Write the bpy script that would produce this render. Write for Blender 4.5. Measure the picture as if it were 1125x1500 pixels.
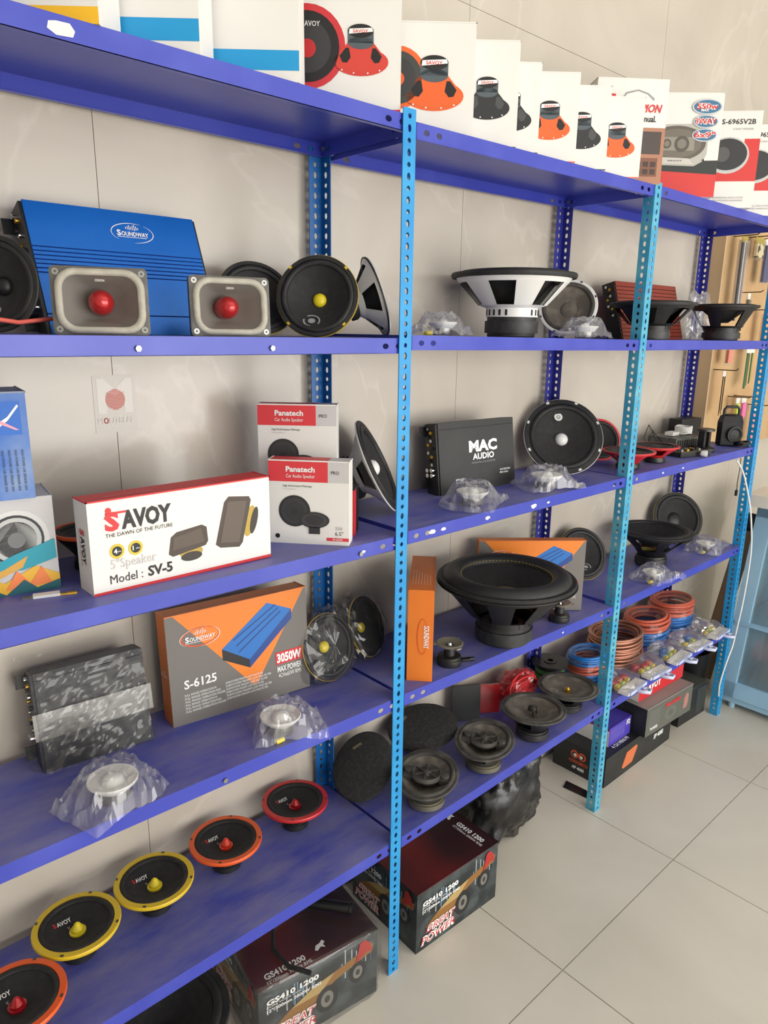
import bpy, math, random
from math import sin, cos, pi, radians
from mathutils import Vector, Matrix, noise
S = bpy.context.scene
for o in list(bpy.data.objects): bpy.data.objects.remove(o)
COL = S.collection
# ---------------------------------------------------------------- camera
cd = bpy.data.cameras.new('camera'); cam = bpy.data.objects.new('camera', cd); COL.objects.link(cam)
cd.sensor_fit = 'HORIZONTAL'; cd.sensor_width = 36; cd.lens = 1049.67/1125*36; cd.clip_start = .02
cam.location = (-1.1309, -1.1575, 1.7164); cam.rotation_euler = (1.3215, -.0126, -.7388)
S.camera = cam
# ---------------------------------------------------------------- light
W = bpy.data.worlds.new('world'); S.world = W; W.use_nodes = True
bg = W.node_tree.nodes['Background']; bg.inputs[0].default_value = (1, .985, .95, 1); bg.inputs[1].default_value = .9
def area(name, loc, rot, sx, sy, power, col):
    l = bpy.data.lights.new(name, 'AREA'); l.shape = 'RECTANGLE'; l.size = sx; l.size_y = sy; l.energy = power; l.color = col
    o = bpy.data.objects.new(name, l); COL.objects.link(o); o.location = loc; o.rotation_euler = rot; return o
area('shopfront_daylight', (1.2, -4.6, 1.35), (radians(90), 0, 0), 5.5, 2.5, 178, (1, .975, .93))
area('ceiling_light', (.3, -1.5, 3.25), (0, 0, 0), 2.4, .5, 6, (1, .97, .92))
vs = S.view_settings; vs.view_transform = 'Standard'; vs.look = 'None'; vs.exposure = 0.22; vs.gamma = 1; vs.use_curve_mapping = False
# ---------------------------------------------------------------- materials
def lin(c):
    return tuple((x/255/12.92 if x/255 <= .04045 else ((x/255+.055)/1.055)**2.4) for x in c[:3])
MC = {}
def mat(name, rgb, rough=.5, metal=0, spec=.5, rgb2=None, scale=20, lo=.45, hi=.65, bump=0, coat=0, emit=0, det=4):
    if name in MC: return MC[name]
    m = bpy.data.materials.new(name); m.use_nodes = True; nt = m.node_tree; b = nt.nodes['Principled BSDF']
    b.inputs['Base Color'].default_value = (*lin(rgb), 1); b.inputs['Roughness'].default_value = rough
    b.inputs['Metallic'].default_value = metal; b.inputs['Specular IOR Level'].default_value = spec
    b.inputs['Coat Weight'].default_value = coat
    if emit: b.inputs['Emission Color'].default_value = (*lin(rgb), 1); b.inputs['Emission Strength'].default_value = emit
    if rgb2 or bump:
        tc = nt.nodes.new('ShaderNodeTexCoord'); nz = nt.nodes.new('ShaderNodeTexNoise'); nz.inputs['Scale'].default_value = scale; nz.inputs['Detail'].default_value = det
        nt.links.new(tc.outputs['Object'], nz.inputs['Vector'])
        if rgb2:
            r = nt.nodes.new('ShaderNodeValToRGB'); r.color_ramp.elements[0].position = lo; r.color_ramp.elements[1].position = hi
            r.color_ramp.elements[0].color = (*lin(rgb), 1); r.color_ramp.elements[1].color = (*lin(rgb2), 1)
            nt.links.new(nz.outputs['Fac'], r.inputs['Fac']); nt.links.new(r.outputs['Color'], b.inputs['Base Color'])
        if bump:
            bp = nt.nodes.new('ShaderNodeBump'); bp.inputs['Strength'].default_value = bump; bp.inputs['Distance'].default_value = .004
            nt.links.new(nz.outputs['Fac'], bp.inputs['Height']); nt.links.new(bp.outputs['Normal'], b.inputs['Normal'])
    MC[name] = m; return m
def film_mat(name, fac, tint=(255,255,255), haze=.1, gr=.4):
    m = bpy.data.materials.new(name); m.use_nodes = True; nt = m.node_tree; N = nt.nodes; N.clear()
    out = N.new('ShaderNodeOutputMaterial'); tr = N.new('ShaderNodeBsdfTransparent'); gl = N.new('ShaderNodeBsdfGlossy'); df = N.new('ShaderNodeBsdfDiffuse')
    tr.inputs[0].default_value = (*lin(tint), 1); gl.inputs['Roughness'].default_value = .12; df.inputs[0].default_value = (*lin((235,235,235)), 1)
    lw = N.new('ShaderNodeLayerWeight'); lw.inputs[0].default_value = .35
    ad = N.new('ShaderNodeMath'); ad.operation = 'MULTIPLY_ADD'; ad.inputs[1].default_value = gr; ad.inputs[2].default_value = fac; ad.use_clamp = True
    m1 = N.new('ShaderNodeMixShader'); m2 = N.new('ShaderNodeMixShader'); m2.inputs[0].default_value = haze
    nt.links.new(lw.outputs['Fresnel'], ad.inputs[0]); nt.links.new(ad.outputs[0], m1.inputs[0]); nt.links.new(tr.outputs[0], m1.inputs[1]); nt.links.new(gl.outputs[0], m1.inputs[2])
    nt.links.new(m1.outputs[0], m2.inputs[1]); nt.links.new(df.outputs[0], m2.inputs[2]); nt.links.new(m2.outputs[0], out.inputs[0])
    return m
FILM = film_mat('clear_film', .08, haze=.09, gr=.45); FILM2 = film_mat('thin_clear_film', .05, haze=.015, gr=.3)
GLASS = film_mat('cabinet_glass', .06, (225,235,232), .1)
BLK = mat('black_plastic', (22,22,23), .45); RUB = mat('black_rubber', (26,26,27), .6, rgb2=(38,37,36), scale=30)
PAPER = mat('black_cone', (30,30,31), .75, rgb2=(40,39,38), scale=60); DUSTY = mat('dusty_cone', (96,90,82), .85, rgb2=(124,117,106), scale=25)
DUSTB = mat('dusty_black', (62,60,56), .7, rgb2=(92,88,81), scale=18)
STEEL = mat('bare_steel', (150,150,146), .35, .9); DARKST = mat('dark_steel', (72,72,70), .4, .8); FERR = mat('ferrite', (40,40,41), .5, rgb2=(55,55,54), scale=40)
WHT = mat('white_paint', (232,232,228), .35); WPL = mat('white_plastic', (228,228,225), .4); CHROME = mat('chrome', (215,215,215), .15, 1)
RED = mat('red_paint', (196,42,46), .35); ORG = mat('orange_paint', (226,92,36), .35); YEL = mat('yellow_paint', (214,182,36), .35)
REDB = mat('red_bullet', (178,26,32), .22, .3, coat=.5); YELB = mat('yellow_bullet', (228,206,40), .3); ORGB = mat('orange_bullet', (222,60,30), .25, coat=.4)
GOLD = mat('gold', (205,165,70), .3, .9); COPPER = mat('copper_wire', (172,120,98), .35, .6)
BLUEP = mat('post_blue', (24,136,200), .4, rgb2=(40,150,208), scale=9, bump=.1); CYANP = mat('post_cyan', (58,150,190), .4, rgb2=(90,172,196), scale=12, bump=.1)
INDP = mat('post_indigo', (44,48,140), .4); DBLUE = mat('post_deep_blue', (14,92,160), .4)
SHELF = mat('shelf_indigo_paint', (58,68,172), .34, rgb2=(76,86,184), scale=5, lo=.5, hi=.75, bump=.05)
def shelf_paint():
    m = SHELF; nt = m.node_tree; N = nt.nodes; b = N['Principled BSDF']; L = nt.links.new
    src = b.inputs['Base Color'].links[0].from_socket
    ge = N.new('ShaderNodeNewGeometry'); sp = N.new('ShaderNodeSeparateXYZ'); L(ge.outputs['Normal'], sp.inputs[0])
    gt = N.new('ShaderNodeMath'); gt.operation = 'GREATER_THAN'; gt.inputs[1].default_value = .7; L(sp.outputs[2], gt.inputs[0])
    tc = N.new('ShaderNodeTexCoord'); mp = N.new('ShaderNodeMapping'); mp.inputs['Scale'].default_value = (3, 9, 3); mp.inputs['Rotation'].default_value = (0, 0, .5); L(tc.outputs['Object'], mp.inputs[0])
    nz = N.new('ShaderNodeTexNoise'); nz.inputs['Scale'].default_value = 1.6; nz.inputs['Detail'].default_value = 9; nz.inputs['Roughness'].default_value = .65; L(mp.outputs[0], nz.inputs['Vector'])
    rp = N.new('ShaderNodeValToRGB'); rp.color_ramp.elements[0].position = .34; rp.color_ramp.elements[1].position = .72; rp.color_ramp.elements[0].color = (.1,)*3+(1,); rp.color_ramp.elements[1].color = (.62,)*3+(1,); L(nz.outputs['Fac'], rp.inputs['Fac'])
    mu = N.new('ShaderNodeMath'); mu.operation = 'MULTIPLY'; L(rp.outputs['Color'], mu.inputs[0]); L(gt.outputs[0], mu.inputs[1])
    mx = N.new('ShaderNodeMixRGB'); mx.inputs[2].default_value = (*lin((150,146,158)), 1); L(mu.outputs[0], mx.inputs[0]); L(src, mx.inputs[1]); L(mx.outputs[0], b.inputs['Base Color'])
    rm = N.new('ShaderNodeMath'); rm.operation = 'MULTIPLY_ADD'; rm.inputs[1].default_value = .5; rm.inputs[2].default_value = .34; L(mu.outputs[0], rm.inputs[0]); L(rm.outputs[0], b.inputs['Roughness'])
shelf_paint()
CARD = mat('white_card', (226,224,219), .6); CARDG = mat('grey_card', (118,114,110), .6); CARDB = mat('black_card', (32,33,33), .5, rgb2=(42,43,42), scale=8)
P = {}
def ink(r, g, b, rough=.5):
    k = (r, g, b, rough)
    if k not in P: P[k] = mat('print_%d_%d_%d' % (r, g, b), (r, g, b), rough)
    return P[k]
INKW = ink(238,238,236); INKK = ink(24,24,26); INKR = ink(206,44,48)
# ---------------------------------------------------------------- mesh helpers
class MB:
    def __init__(s): s.v = []; s.f = []; s.m = []; s.s = []
    def add(s, vs, fs, mi=0, smooth=False):
        b = len(s.v); s.v += [tuple(v) for v in vs]
        for f in fs: s.f.append(tuple(b+i for i in f)); s.m.append(mi); s.s.append(smooth)
    def box(s, x0, x1, y0, y1, z0, z1, mi=0, faces=None):
        v = [(x0,y0,z0),(x1,y0,z0),(x1,y1,z0),(x0,y1,z0),(x0,y0,z1),(x1,y0,z1),(x1,y1,z1),(x0,y1,z1)]
        fs = [(3,2,1,0),(4,5,6,7),(0,1,5,4),(1,2,6,5),(2,3,7,6),(3,0,4,7)]   # bottom top front right back left
        b = len(s.v); s.v += v
        for k, f in enumerate(fs): s.f.append(tuple(b+i for i in f)); s.m.append(faces[k] if faces else mi); s.s.append(False)
    def obox(s, M, sx, sy, sz, mi=0):   # centred box under a matrix
        b = len(s.v); MB.box(s, -sx/2, sx/2, -sy/2, sy/2, -sz/2, sz/2, mi)
        for i in range(b, len(s.v)): s.v[i] = tuple(M @ Vector(s.v[i]))
    def lathe(s, prof, seg=32, a0=0, a1=2*pi, sx=1, sy=1, c=(0,0,0), mi=0, smooth=True, axis='z'):
        full = abs(a1-a0-2*pi) < 1e-6; n = seg if full else seg+1
        runs = [[prof[0]]]
        for i in range(1, len(prof)):
            runs[-1].append(prof[i])
            if i < len(prof)-1:
                a = Vector((prof[i][0]-prof[i-1][0], prof[i][1]-prof[i-1][1])); b = Vector((prof[i+1][0]-prof[i][0], prof[i+1][1]-prof[i][1]))
                if a.length > 1e-9 and b.length > 1e-9 and a.angle(b) > .6: runs.append([prof[i]])
        for run in runs:
            vs = []
            for r, z in run:
                for k in range(n):
                    a = a0+(a1-a0)*k/seg; p = (r*cos(a)*sx, r*sin(a)*sy, z)
                    if axis == 'x': p = (p[2], p[0], p[1])
                    if axis == 'y': p = (p[0], p[2], p[1])
                    vs.append((p[0]+c[0], p[1]+c[1], p[2]+c[2]))
            fs = []
            for j in range(len(run)-1):
                for k in range(seg):
                    k2 = (k+1) % n if full else k+1
                    fs.append((j*n+k, j*n+k2, (j+1)*n+k2, (j+1)*n+k))
            s.add(vs, fs, mi, smooth)
    def tube(s, pts, r, seg=8, mi=0, cap=True):
        pts = [Vector(p) for p in pts]; rings = []; up = Vector((0,0,1)); pn = None
        for i, p in enumerate(pts):
            t = (pts[min(i+1, len(pts)-1)]-pts[max(i-1, 0)]).normalized()
            n = (up.cross(t) if pn is None else pn-t*pn.dot(t))
            if n.length < 1e-4: n = Vector((1,0,0)).cross(t)
            n.normalize(); pn = n; b = t.cross(n)
            rings.append([p+(n*cos(2*pi*k/seg)+b*sin(2*pi*k/seg))*r for k in range(seg)])
        vs = [v for rr in rings for v in rr]
        fs = [(j*seg+k, j*seg+(k+1) % seg, (j+1)*seg+(k+1) % seg, (j+1)*seg+k) for j in range(len(pts)-1) for k in range(seg)]
        s.add(vs, fs, mi, True)
        if cap: s.add(rings[0], [tuple(range(seg))], mi); s.add(rings[-1], [tuple(range(seg))], mi)
    def plate(s, O, U, V, L, H, t, holes=()):
        # rectangular sheet O + u*U + v*V (u<L, v<H), thickness t along UxV, with oval holes (u, v, a, b)
        O, U, V = Vector(O), Vector(U), Vector(V); N = U.cross(V)
        P3 = lambda u, v, k: O+U*u+V*v+N*(t*k)
        def solid(u0, u1):
            if u1-u0 < 1e-6: return
            vs = [P3(u, v, k) for k in (0, 1) for u, v in ((u0,0),(u1,0),(u1,H),(u0,H))]
            s.add(vs, [(0,1,2,3),(7,6,5,4),(0,1,5,4),(2,3,7,6),(1,2,6,5),(3,0,4,7)])
        u = 0
        for (hu, hv, a, b) in holes:
            c = a*1.5; solid(u, hu-c)
            out = [(hu+c,hv),(hu+c,H),(hu,H),(hu-c,H),(hu-c,hv),(hu-c,0),(hu,0),(hu+c,0)]
            inn = [(hu+a*cos(pi/4*k), hv+b*sin(pi/4*k)) for k in range(8)]
            vs = [P3(*p, k) for k in (0, 1) for p in out+inn]
            fs = []
            for k in range(8):
                k2 = (k+1) % 8
                fs += [(k, k2, 8+k2, 8+k), (16+k, 16+k2, 24+k2, 24+k), (8+k, 8+k2, 24+k2, 24+k)]
            fs += [(1,2,18,17),(2,3,19,18),(5,6,22,21),(6,7,23,22)]
            s.add(vs, fs); u = hu+c
        solid(u, L)
    def mesh(s, name, mats):
        me = bpy.data.meshes.new(name); me.from_pydata(s.v, [], s.f)
        for m in (mats if isinstance(mats, (list, tuple)) else [mats]): me.materials.append(m)
        me.polygons.foreach_set('material_index', s.m); me.polygons.foreach_set('use_smooth', s.s); me.update(); return me
    def build(s, name, mats, parent=None):
        return link(name, s.mesh(name, mats), parent)
def link(name, me, parent=None):
    o = bpy.data.objects.new(name, me); COL.objects.link(o); o.parent = parent; return o
def tag(o, label, cat, group=None):
    o['label'] = label; o['category'] = cat
    if group: o['group'] = group
    return o
def thing(name, label, cat, M=None, group=None, loc=None, rz=0, lean=0):
    o = bpy.data.objects.new(name, None); COL.objects.link(o); o.empty_display_size = .03
    if M is None: M = Matrix.Translation(Vector(loc)) @ Matrix.Rotation(rz, 4, 'Z') @ Matrix.Rotation(-lean, 4, 'X')
    o.matrix_basis = M; return tag(o, label, cat, group)
def struct(o): o['kind'] = 'structure'; return o
def facing(c, az, lean, h):
    # frame with +Z along the facing direction; c = centre of the rim, h = distance from magnet back to rim
    az = radians(az); le = radians(lean)
    n = Vector((-sin(az)*cos(le), -cos(az)*cos(le), sin(le))); s = Vector((cos(az), -sin(az), 0)); u = n.cross(s)
    M = Matrix((s, u, n)).transposed().to_4x4(); M.translation = Vector(c)-n*h; return M
TXT = {}
def text_geo(t, bold=0):
    k = (t, bold)
    if k not in TXT:
        cu = bpy.data.curves.new('t', 'FONT'); cu.body = t; cu.offset = bold; cu.resolution_u = 2
        o = bpy.data.objects.new('t', cu); COL.objects.link(o)
        dg = bpy.context.evaluated_depsgraph_get(); me = o.evaluated_get(dg).to_mesh()
        vs = [(v.co.x, v.co.y) for v in me.vertices]; fs = [tuple(p.vertices) for p in me.polygons]
        bpy.data.objects.remove(o); bpy.data.curves.remove(cu)
        x0 = min(v[0] for v in vs); x1 = max(v[0] for v in vs)
        TXT[k] = ([(v[0]-x0, v[1]) for v in vs], fs, x1-x0)
    return TXT[k]
class Prints:
    """flat print on the faces of a box (w, d, h); one mesh per name and ink"""
    def __init__(s, w, d, h): s.w, s.d, s.h = w, d, h; s.g = {}
    def at(s, face, a, b, e):
        return {'front': (a, -e, b), 'left': (-e, s.d-a, b), 'right': (s.w+e, a, b), 'top': (a, b, s.h+e)}[face]
    def poly(s, face, pts, m, name='printed_panel', lay=1):
        key = (name, m) if name != 'printed_panel' else (name, m, len(s.g))
        mb = s.g.get(key)
        if mb is None: mb = s.g[key] = MB()
        mb.add([s.at(face, a, b, .0004*lay) for a, b in pts], [tuple(range(len(pts)))])
    def rect(s, face, a0, a1, b0, b1, m, name='printed_panel', lay=1): s.poly(face, [(a0,b0),(a1,b0),(a1,b1),(a0,b1)], m, name, lay)
    def disc(s, face, a, b, ra, rb, m, name='printed_picture', lay=2, n=28, rot=0):
        c, q = cos(rot), sin(rot)
        s.poly(face, [(a+ra*cos(2*pi*k/n)*c-rb*sin(2*pi*k/n)*q, b+ra*cos(2*pi*k/n)*q+rb*sin(2*pi*k/n)*c) for k in range(n)], m, name, lay)
    def text(s, face, t, a, b, hgt, m, width=None, bold=0, rot=0, shear=0, name='lettering', lay=3):
        vs, fs, L = text_geo(t, bold); sc = hgt/.69; sx = width/L if width else sc; c, q = cos(rot), sin(rot)
        mb = s.g.get((name, m))
        if mb is None: mb = s.g[(name, m)] = MB()
        o = []
        for x, y in vs:
            x2 = x*sx+shear*y*sc; y2 = y*sc; o.append(s.at(face, a+x2*c-y2*q, b+x2*q+y2*c, .0004*lay))
        mb.add(o, fs)
    def build(s, parent):
        for key, mb in s.g.items(): mb.build(key[0], key[1], parent)
def carton(name, label, cat, loc, rz, w, d, h, cols, lean=0, group=None, part='carton'):
    """cols: bottom top front right back left"""
    t = thing(name, label, cat, loc=loc, rz=rz, lean=lean, group=group)
    ms = []; idx = []
    for c in cols:
        if c not in ms: ms.append(c)
        idx.append(ms.index(c))
    b = MB(); b.box(0, w, 0, d, 0, h, faces=idx); body = b.build(part, ms, t)
    # fold lines: thin board edges standing proud along the lid
    e = MB(); q = .0012
    e.box(-q, w+q, -q, q, h-.0015, h+q); e.box(w-q, w+q, -q, d, h-.0015, h+q); e.box(-q, q, -q, d, h-.0015, h+q)
    e.build('lid_edge', cols[1], body)
    return t, Prints(w, d, h)
def pic_speaker(p, face, a, b, r, rim, cone=None, asp=1, hub=None, lay=2):
    p.disc(face, a, b, r, r*asp, rim, lay=lay); p.disc(face, a, b, r*.84, r*.84*asp, cone or INKK, lay=lay+1)
    p.disc(face, a, b, r*.62, r*.62*asp, ink(52,52,54), lay=lay+2); p.disc(face, a, b-r*.04, r*.22, r*.22*asp, hub or rim, lay=lay+3)
INKD = ink(40,40,42)
def pic_basket(p, face, a, b, r, col, dark=None):
    """printed speaker seen from behind: basket, windows, magnet on top with a white label"""
    dark = dark or INKK
    p.disc(face, a, b-r*.18, r, r*.46, col, lay=2)
    p.poly(face, [(a-r*.97,b-r*.08),(a-r*.85,b-r*.4),(a,b-r*.6),(a+r*.85,b-r*.4),(a+r*.97,b-r*.08),(a+r*.72,b+r*.14),(a+r*.44,b+r*.45),(a-r*.44,b+r*.45),(a-r*.72,b+r*.14)], col, 'printed_picture', 3)
    for k in (-1, 1): p.poly(face, [(a+k*r*.42,b+r*.26),(a+k*r*.54,b+r*.26),(a+k*r*.76,b+r*.0),(a+k*r*.66,b-r*.2),(a+k*r*.5,b-r*.22),(a+k*r*.36,b-r*.05)], dark if col is not INKD else ink(70,72,72), 'printed_picture', 4)
    for k in (-.8, -.3, .3, .8): p.disc(face, a+k*r*.85, b-r*.2-r*.36*math.sqrt(1-k*k*.8), r*.03, r*.025, INKW, lay=5, n=8)
    p.rect(face, a-r*.46, a+r*.46, b+r*.42, b+r*.8, ink(78,88,94), 'printed_picture', 4); p.disc(face, a, b+r*.42, r*.46, r*.2, ink(78,88,94), lay=4)
    p.disc(face, a, b+r*.8, r*.46, r*.22, INKK, lay=5); p.poly(face, [(a-r*.42,b+r*.7),(a+r*.44,b+r*.78),(a+r*.4,b+r*.9),(a-r*.4,b+r*.86)], INKW, 'printed_picture', 6)
    p.text(face, 'SAVOY', a-r*.28, b+r*.74, r*.1, INKR, width=r*.55, lay=7, bold=.02)
# ---------------------------------------------------------------- room
def marble(name, c1, c2, vein, rough, scale, coat=0):
    m = bpy.data.materials.new(name); m.use_nodes = True; nt = m.node_tree; N = nt.nodes; b = N['Principled BSDF']; b.inputs['Roughness'].default_value = rough; b.inputs['Coat Weight'].default_value = coat
    tc = N.new('ShaderNodeTexCoord'); n1 = N.new('ShaderNodeTexNoise'); n1.inputs['Scale'].default_value = scale; n1.inputs['Detail'].default_value = 6; n1.inputs['Distortion'].default_value = .8
    r1 = N.new('ShaderNodeValToRGB'); r1.color_ramp.elements[0].position = .35; r1.color_ramp.elements[1].position = .68
    r1.color_ramp.elements[0].color = (*lin(c1), 1); r1.color_ramp.elements[1].color = (*lin(c2), 1)
    n2 = N.new('ShaderNodeTexNoise'); n2.inputs['Scale'].default_value = scale*.7; n2.inputs['Detail'].default_value = 8; n2.inputs['Distortion'].default_value = 1.4
    r2 = N.new('ShaderNodeValToRGB'); e = r2.color_ramp.elements; e[0].position = .485; e[0].color = (0,0,0,1); e[1].position = .515; e[1].color = (0,0,0,1); k = e.new(.5); k.color = (1,1,1,1)
    mx = N.new('ShaderNodeMixRGB'); mx.inputs[2].default_value = (*lin(vein), 1); mu = N.new('ShaderNodeMath'); mu.operation = 'MULTIPLY'; mu.inputs[1].default_value = .28
    L = nt.links.new; L(tc.outputs['Object'], n1.inputs['Vector']); L(tc.outputs['Object'], n2.inputs['Vector']); L(n1.outputs['Fac'], r1.inputs['Fac']); L(n2.outputs['Fac'], r2.inputs['Fac'])
    L(r2.outputs['Color'], mu.inputs[0]); L(mu.outputs[0], mx.inputs[0]); L(r1.outputs['Color'], mx.inputs[1]); L(mx.outputs[0], b.inputs['Base Color']); return m
WALLM = marble('wall_tile_marble', (188,179,166), (205,197,184), (219,211,199), .2, 1.6)
FLOORM = marble('floor_tile_porcelain', (206,200,187), (216,210,198), (212,206,193), .28, 2.2)
GROUT = mat('grout', (158,150,137), .9); PLAST = mat('ceiling_plaster', (225,224,220), .9); WALLP = mat('side_wall_paint', (205,200,190), .8)
YW = .335
b = MB(); b.box(-3, 5.5, YW+.006, YW+.12, 0, 3.4); wall = struct(b.build('wall_back', GROUT))
xs = [-3, -2.65, -1.59, -.53, .53, 1.59, 2.65, 3.71, 4.77, 5.5]; zs = [0, 1.238, 2.571, 3.4]
for i in range(len(xs)-1):
    for j in range(3):
        b = MB(); b.box(xs[i]+.0007, xs[i+1]-.0007, YW, YW+.008, zs[j]+.0007, zs[j+1]-.0007); b.build('tile', WALLM, wall)
b = MB(); b.box(-3, 5.5, -5, YW+.12, -.1, -.004); floor = struct(b.build('floor', GROUT))
fx = [.338+.645*k for k in range(-6, 9)]; fy = [-.313+.645*k for k in range(-8, 3)]
for x in fx:
    for y in fy:
        x0, x1, y0, y1 = max(x, -3), min(x+.645, 5.5), max(y, -5), min(y+.645, YW)
        if x1-x0 < .05 or y1-y0 < .02: continue
        b = MB(); b.box(x0+.0016, x1-.0016, y0+.0016, y1-.0016, -.012, 0); b.build('tile', FLOORM, floor)
b = MB(); b.box(-3, 5.5, -5, YW+.12, 3.4, 3.5); struct(b.build('ceiling', PLAST))
b = MB(); b.box(5.5, 5.6, -5, YW+.12, 0, 3.4); struct(b.build('wall_right', WALLP))
b = MB(); b.box(-3.1, -3, -5, YW+.12, 0, 3.4); struct(b.build('wall_left', WALLP))
# ---------------------------------------------------------------- shelving rack
rack = thing('shelving_rack', 'long blue slotted-angle metal shelving rack standing along the tiled wall', 'shelving', loc=(0,0,0))
X = [-1.0, 0.0, 1.0, 2.0475]; D = .31; LIP = .031; FL = .036
ZL = {0: [(2.107,2.107),(1.671,1.666),(1.227,1.219),(.82,.801),(.39,.386)],
      1: [(2.098,2.109),(1.673,1.663),(1.225,1.228),(.802,.779),(.385,.402)],
      2: [(2.111,2.111),(1.663,1.659),(1.229,1.226),(.787,.789),(.4,.398)]}
def top(bay, lev, x):
    a, c = ZL[bay][lev-1]; t = (x-X[bay])/(X[bay+1]-X[bay]); return a+(c-a)*t+LIP+.0012
def post(x, y, fx, fy, H, m):
    b = MB(); n = int(H/.0226); t = .0022; hs = [(.0226*(k+.5), FL*.5, .0078 if k % 2 else .0052, .0052) for k in range(n)]
    b.plate((x,y,0) if fx > 0 else (x,y,0), (0,0,1), (fx,0,0), H, FL, t, hs)
    b.plate((x,y,0), (0,0,1), (0,fy,0), H, FL, t, hs); b.build('post', m, rack)
H = 2.15
post(X[0], -.0035, 1, 1, H, BLUEP); post(X[1], -.0035, -1, 1, H, BLUEP); post(X[2], -.0035, 1, 1, H, CYANP); post(X[3]-.012, -.0035, 1, 1, H, BLUEP)
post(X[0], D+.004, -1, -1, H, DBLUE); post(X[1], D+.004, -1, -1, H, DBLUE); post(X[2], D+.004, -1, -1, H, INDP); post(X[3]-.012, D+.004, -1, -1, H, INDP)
for bay in range(3):
    for lev in range(5):
        a, c = ZL[bay][lev]; x0, x1 = X[bay]+.003, X[bay+1]-.003
        if bay == 1: x0 += .004
        L = x1-x0; sl = (c-a)/L; b = MB(); U = Vector((1,0,sl)).normalized(); hz = LIP/2
        ends = [(.03,hz,.009,.0062),(.068,hz,.009,.0062),(L-.068,hz,.009,.0062),(L-.03,hz,.009,.0062)]
        b.plate((x0,.0012,a), U, (0,0,1), L, LIP, .0012, ends); b.plate((x0,D,a), U, (0,0,1), L, LIP, .0012, ends)
        side = [(.03,hz,.009,.0062),(.06,hz,.006,.005),(D-.03,hz,.009,.0062)]
        b.plate((x0+.0012,0,a), (0,1,0), (0,0,1), D, LIP, .0012, side); b.plate((x1,0,c), (0,1,0), (0,0,1), D, LIP, .0012, side)
        b.plate((x0,0,a+LIP), U, (0,1,0), L, D, .0012)
        b.plate((x0,0,a), U, (0,1,0), L, .012, .0012); b.plate((x0,D-.012,a), U, (0,1,0), L, .012, .0012)
        b.build('shelf', SHELF, rack)
bolt = MB(); bolt.lathe([(0,.004),(.0055,.004),(.0055,0)], 6, smooth=False); bm_ = bolt.mesh('bolt', STEEL)
def put_bolt(x, y, z, axis):
    o = link('bolt', bm_, rack); o.location = (x, y, z); o.rotation_euler = (radians(90), 0, 0) if axis == 'y' else (0, radians(-90), 0)
for k in (1, 2):
    for lev in range(5):
        z = ZL[k-1][lev][1]+.016; put_bolt(X[k]-.0075, D-.018, z, 'x')
for x, lev in ((-.62, 2), (-.36, 2), (-.14, 3), (-.5, 4)): put_bolt(x, -.0005, top(0, lev, x)-.02, 'y')
TAPE = mat('torn_label_paper', (226,224,216), .8)
random.seed(3)
for bay, lev, x, s in ((0,1,-.7,.022),(1,3,.09,.011),(1,3,.13,.008),(1,3,.3,.009),(1,3,.5,.012),(1,3,.57,.006),(0,3,-.13,.006),(2,3,1.25,.006),(2,3,1.4,.006),(1,4,.7,.005)):
    z = top(bay, lev, x)-.017; b = MB(); n = 7
    pts = [(x+s*(.8+.5*random.random())*cos(2*pi*k/n), z+min(.011, s*.55)*(.7+.5*random.random())*sin(2*pi*k/n)) for k in range(n)]
    b.add([(p, -.0004, q) for p, q in pts]+[(p, 0, q) for p, q in pts], [tuple(range(n))]+[(k, (k+1) % n, n+(k+1) % n, n+k) for k in range(n)]); b.build('label_remnant', TAPE, rack)
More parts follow.
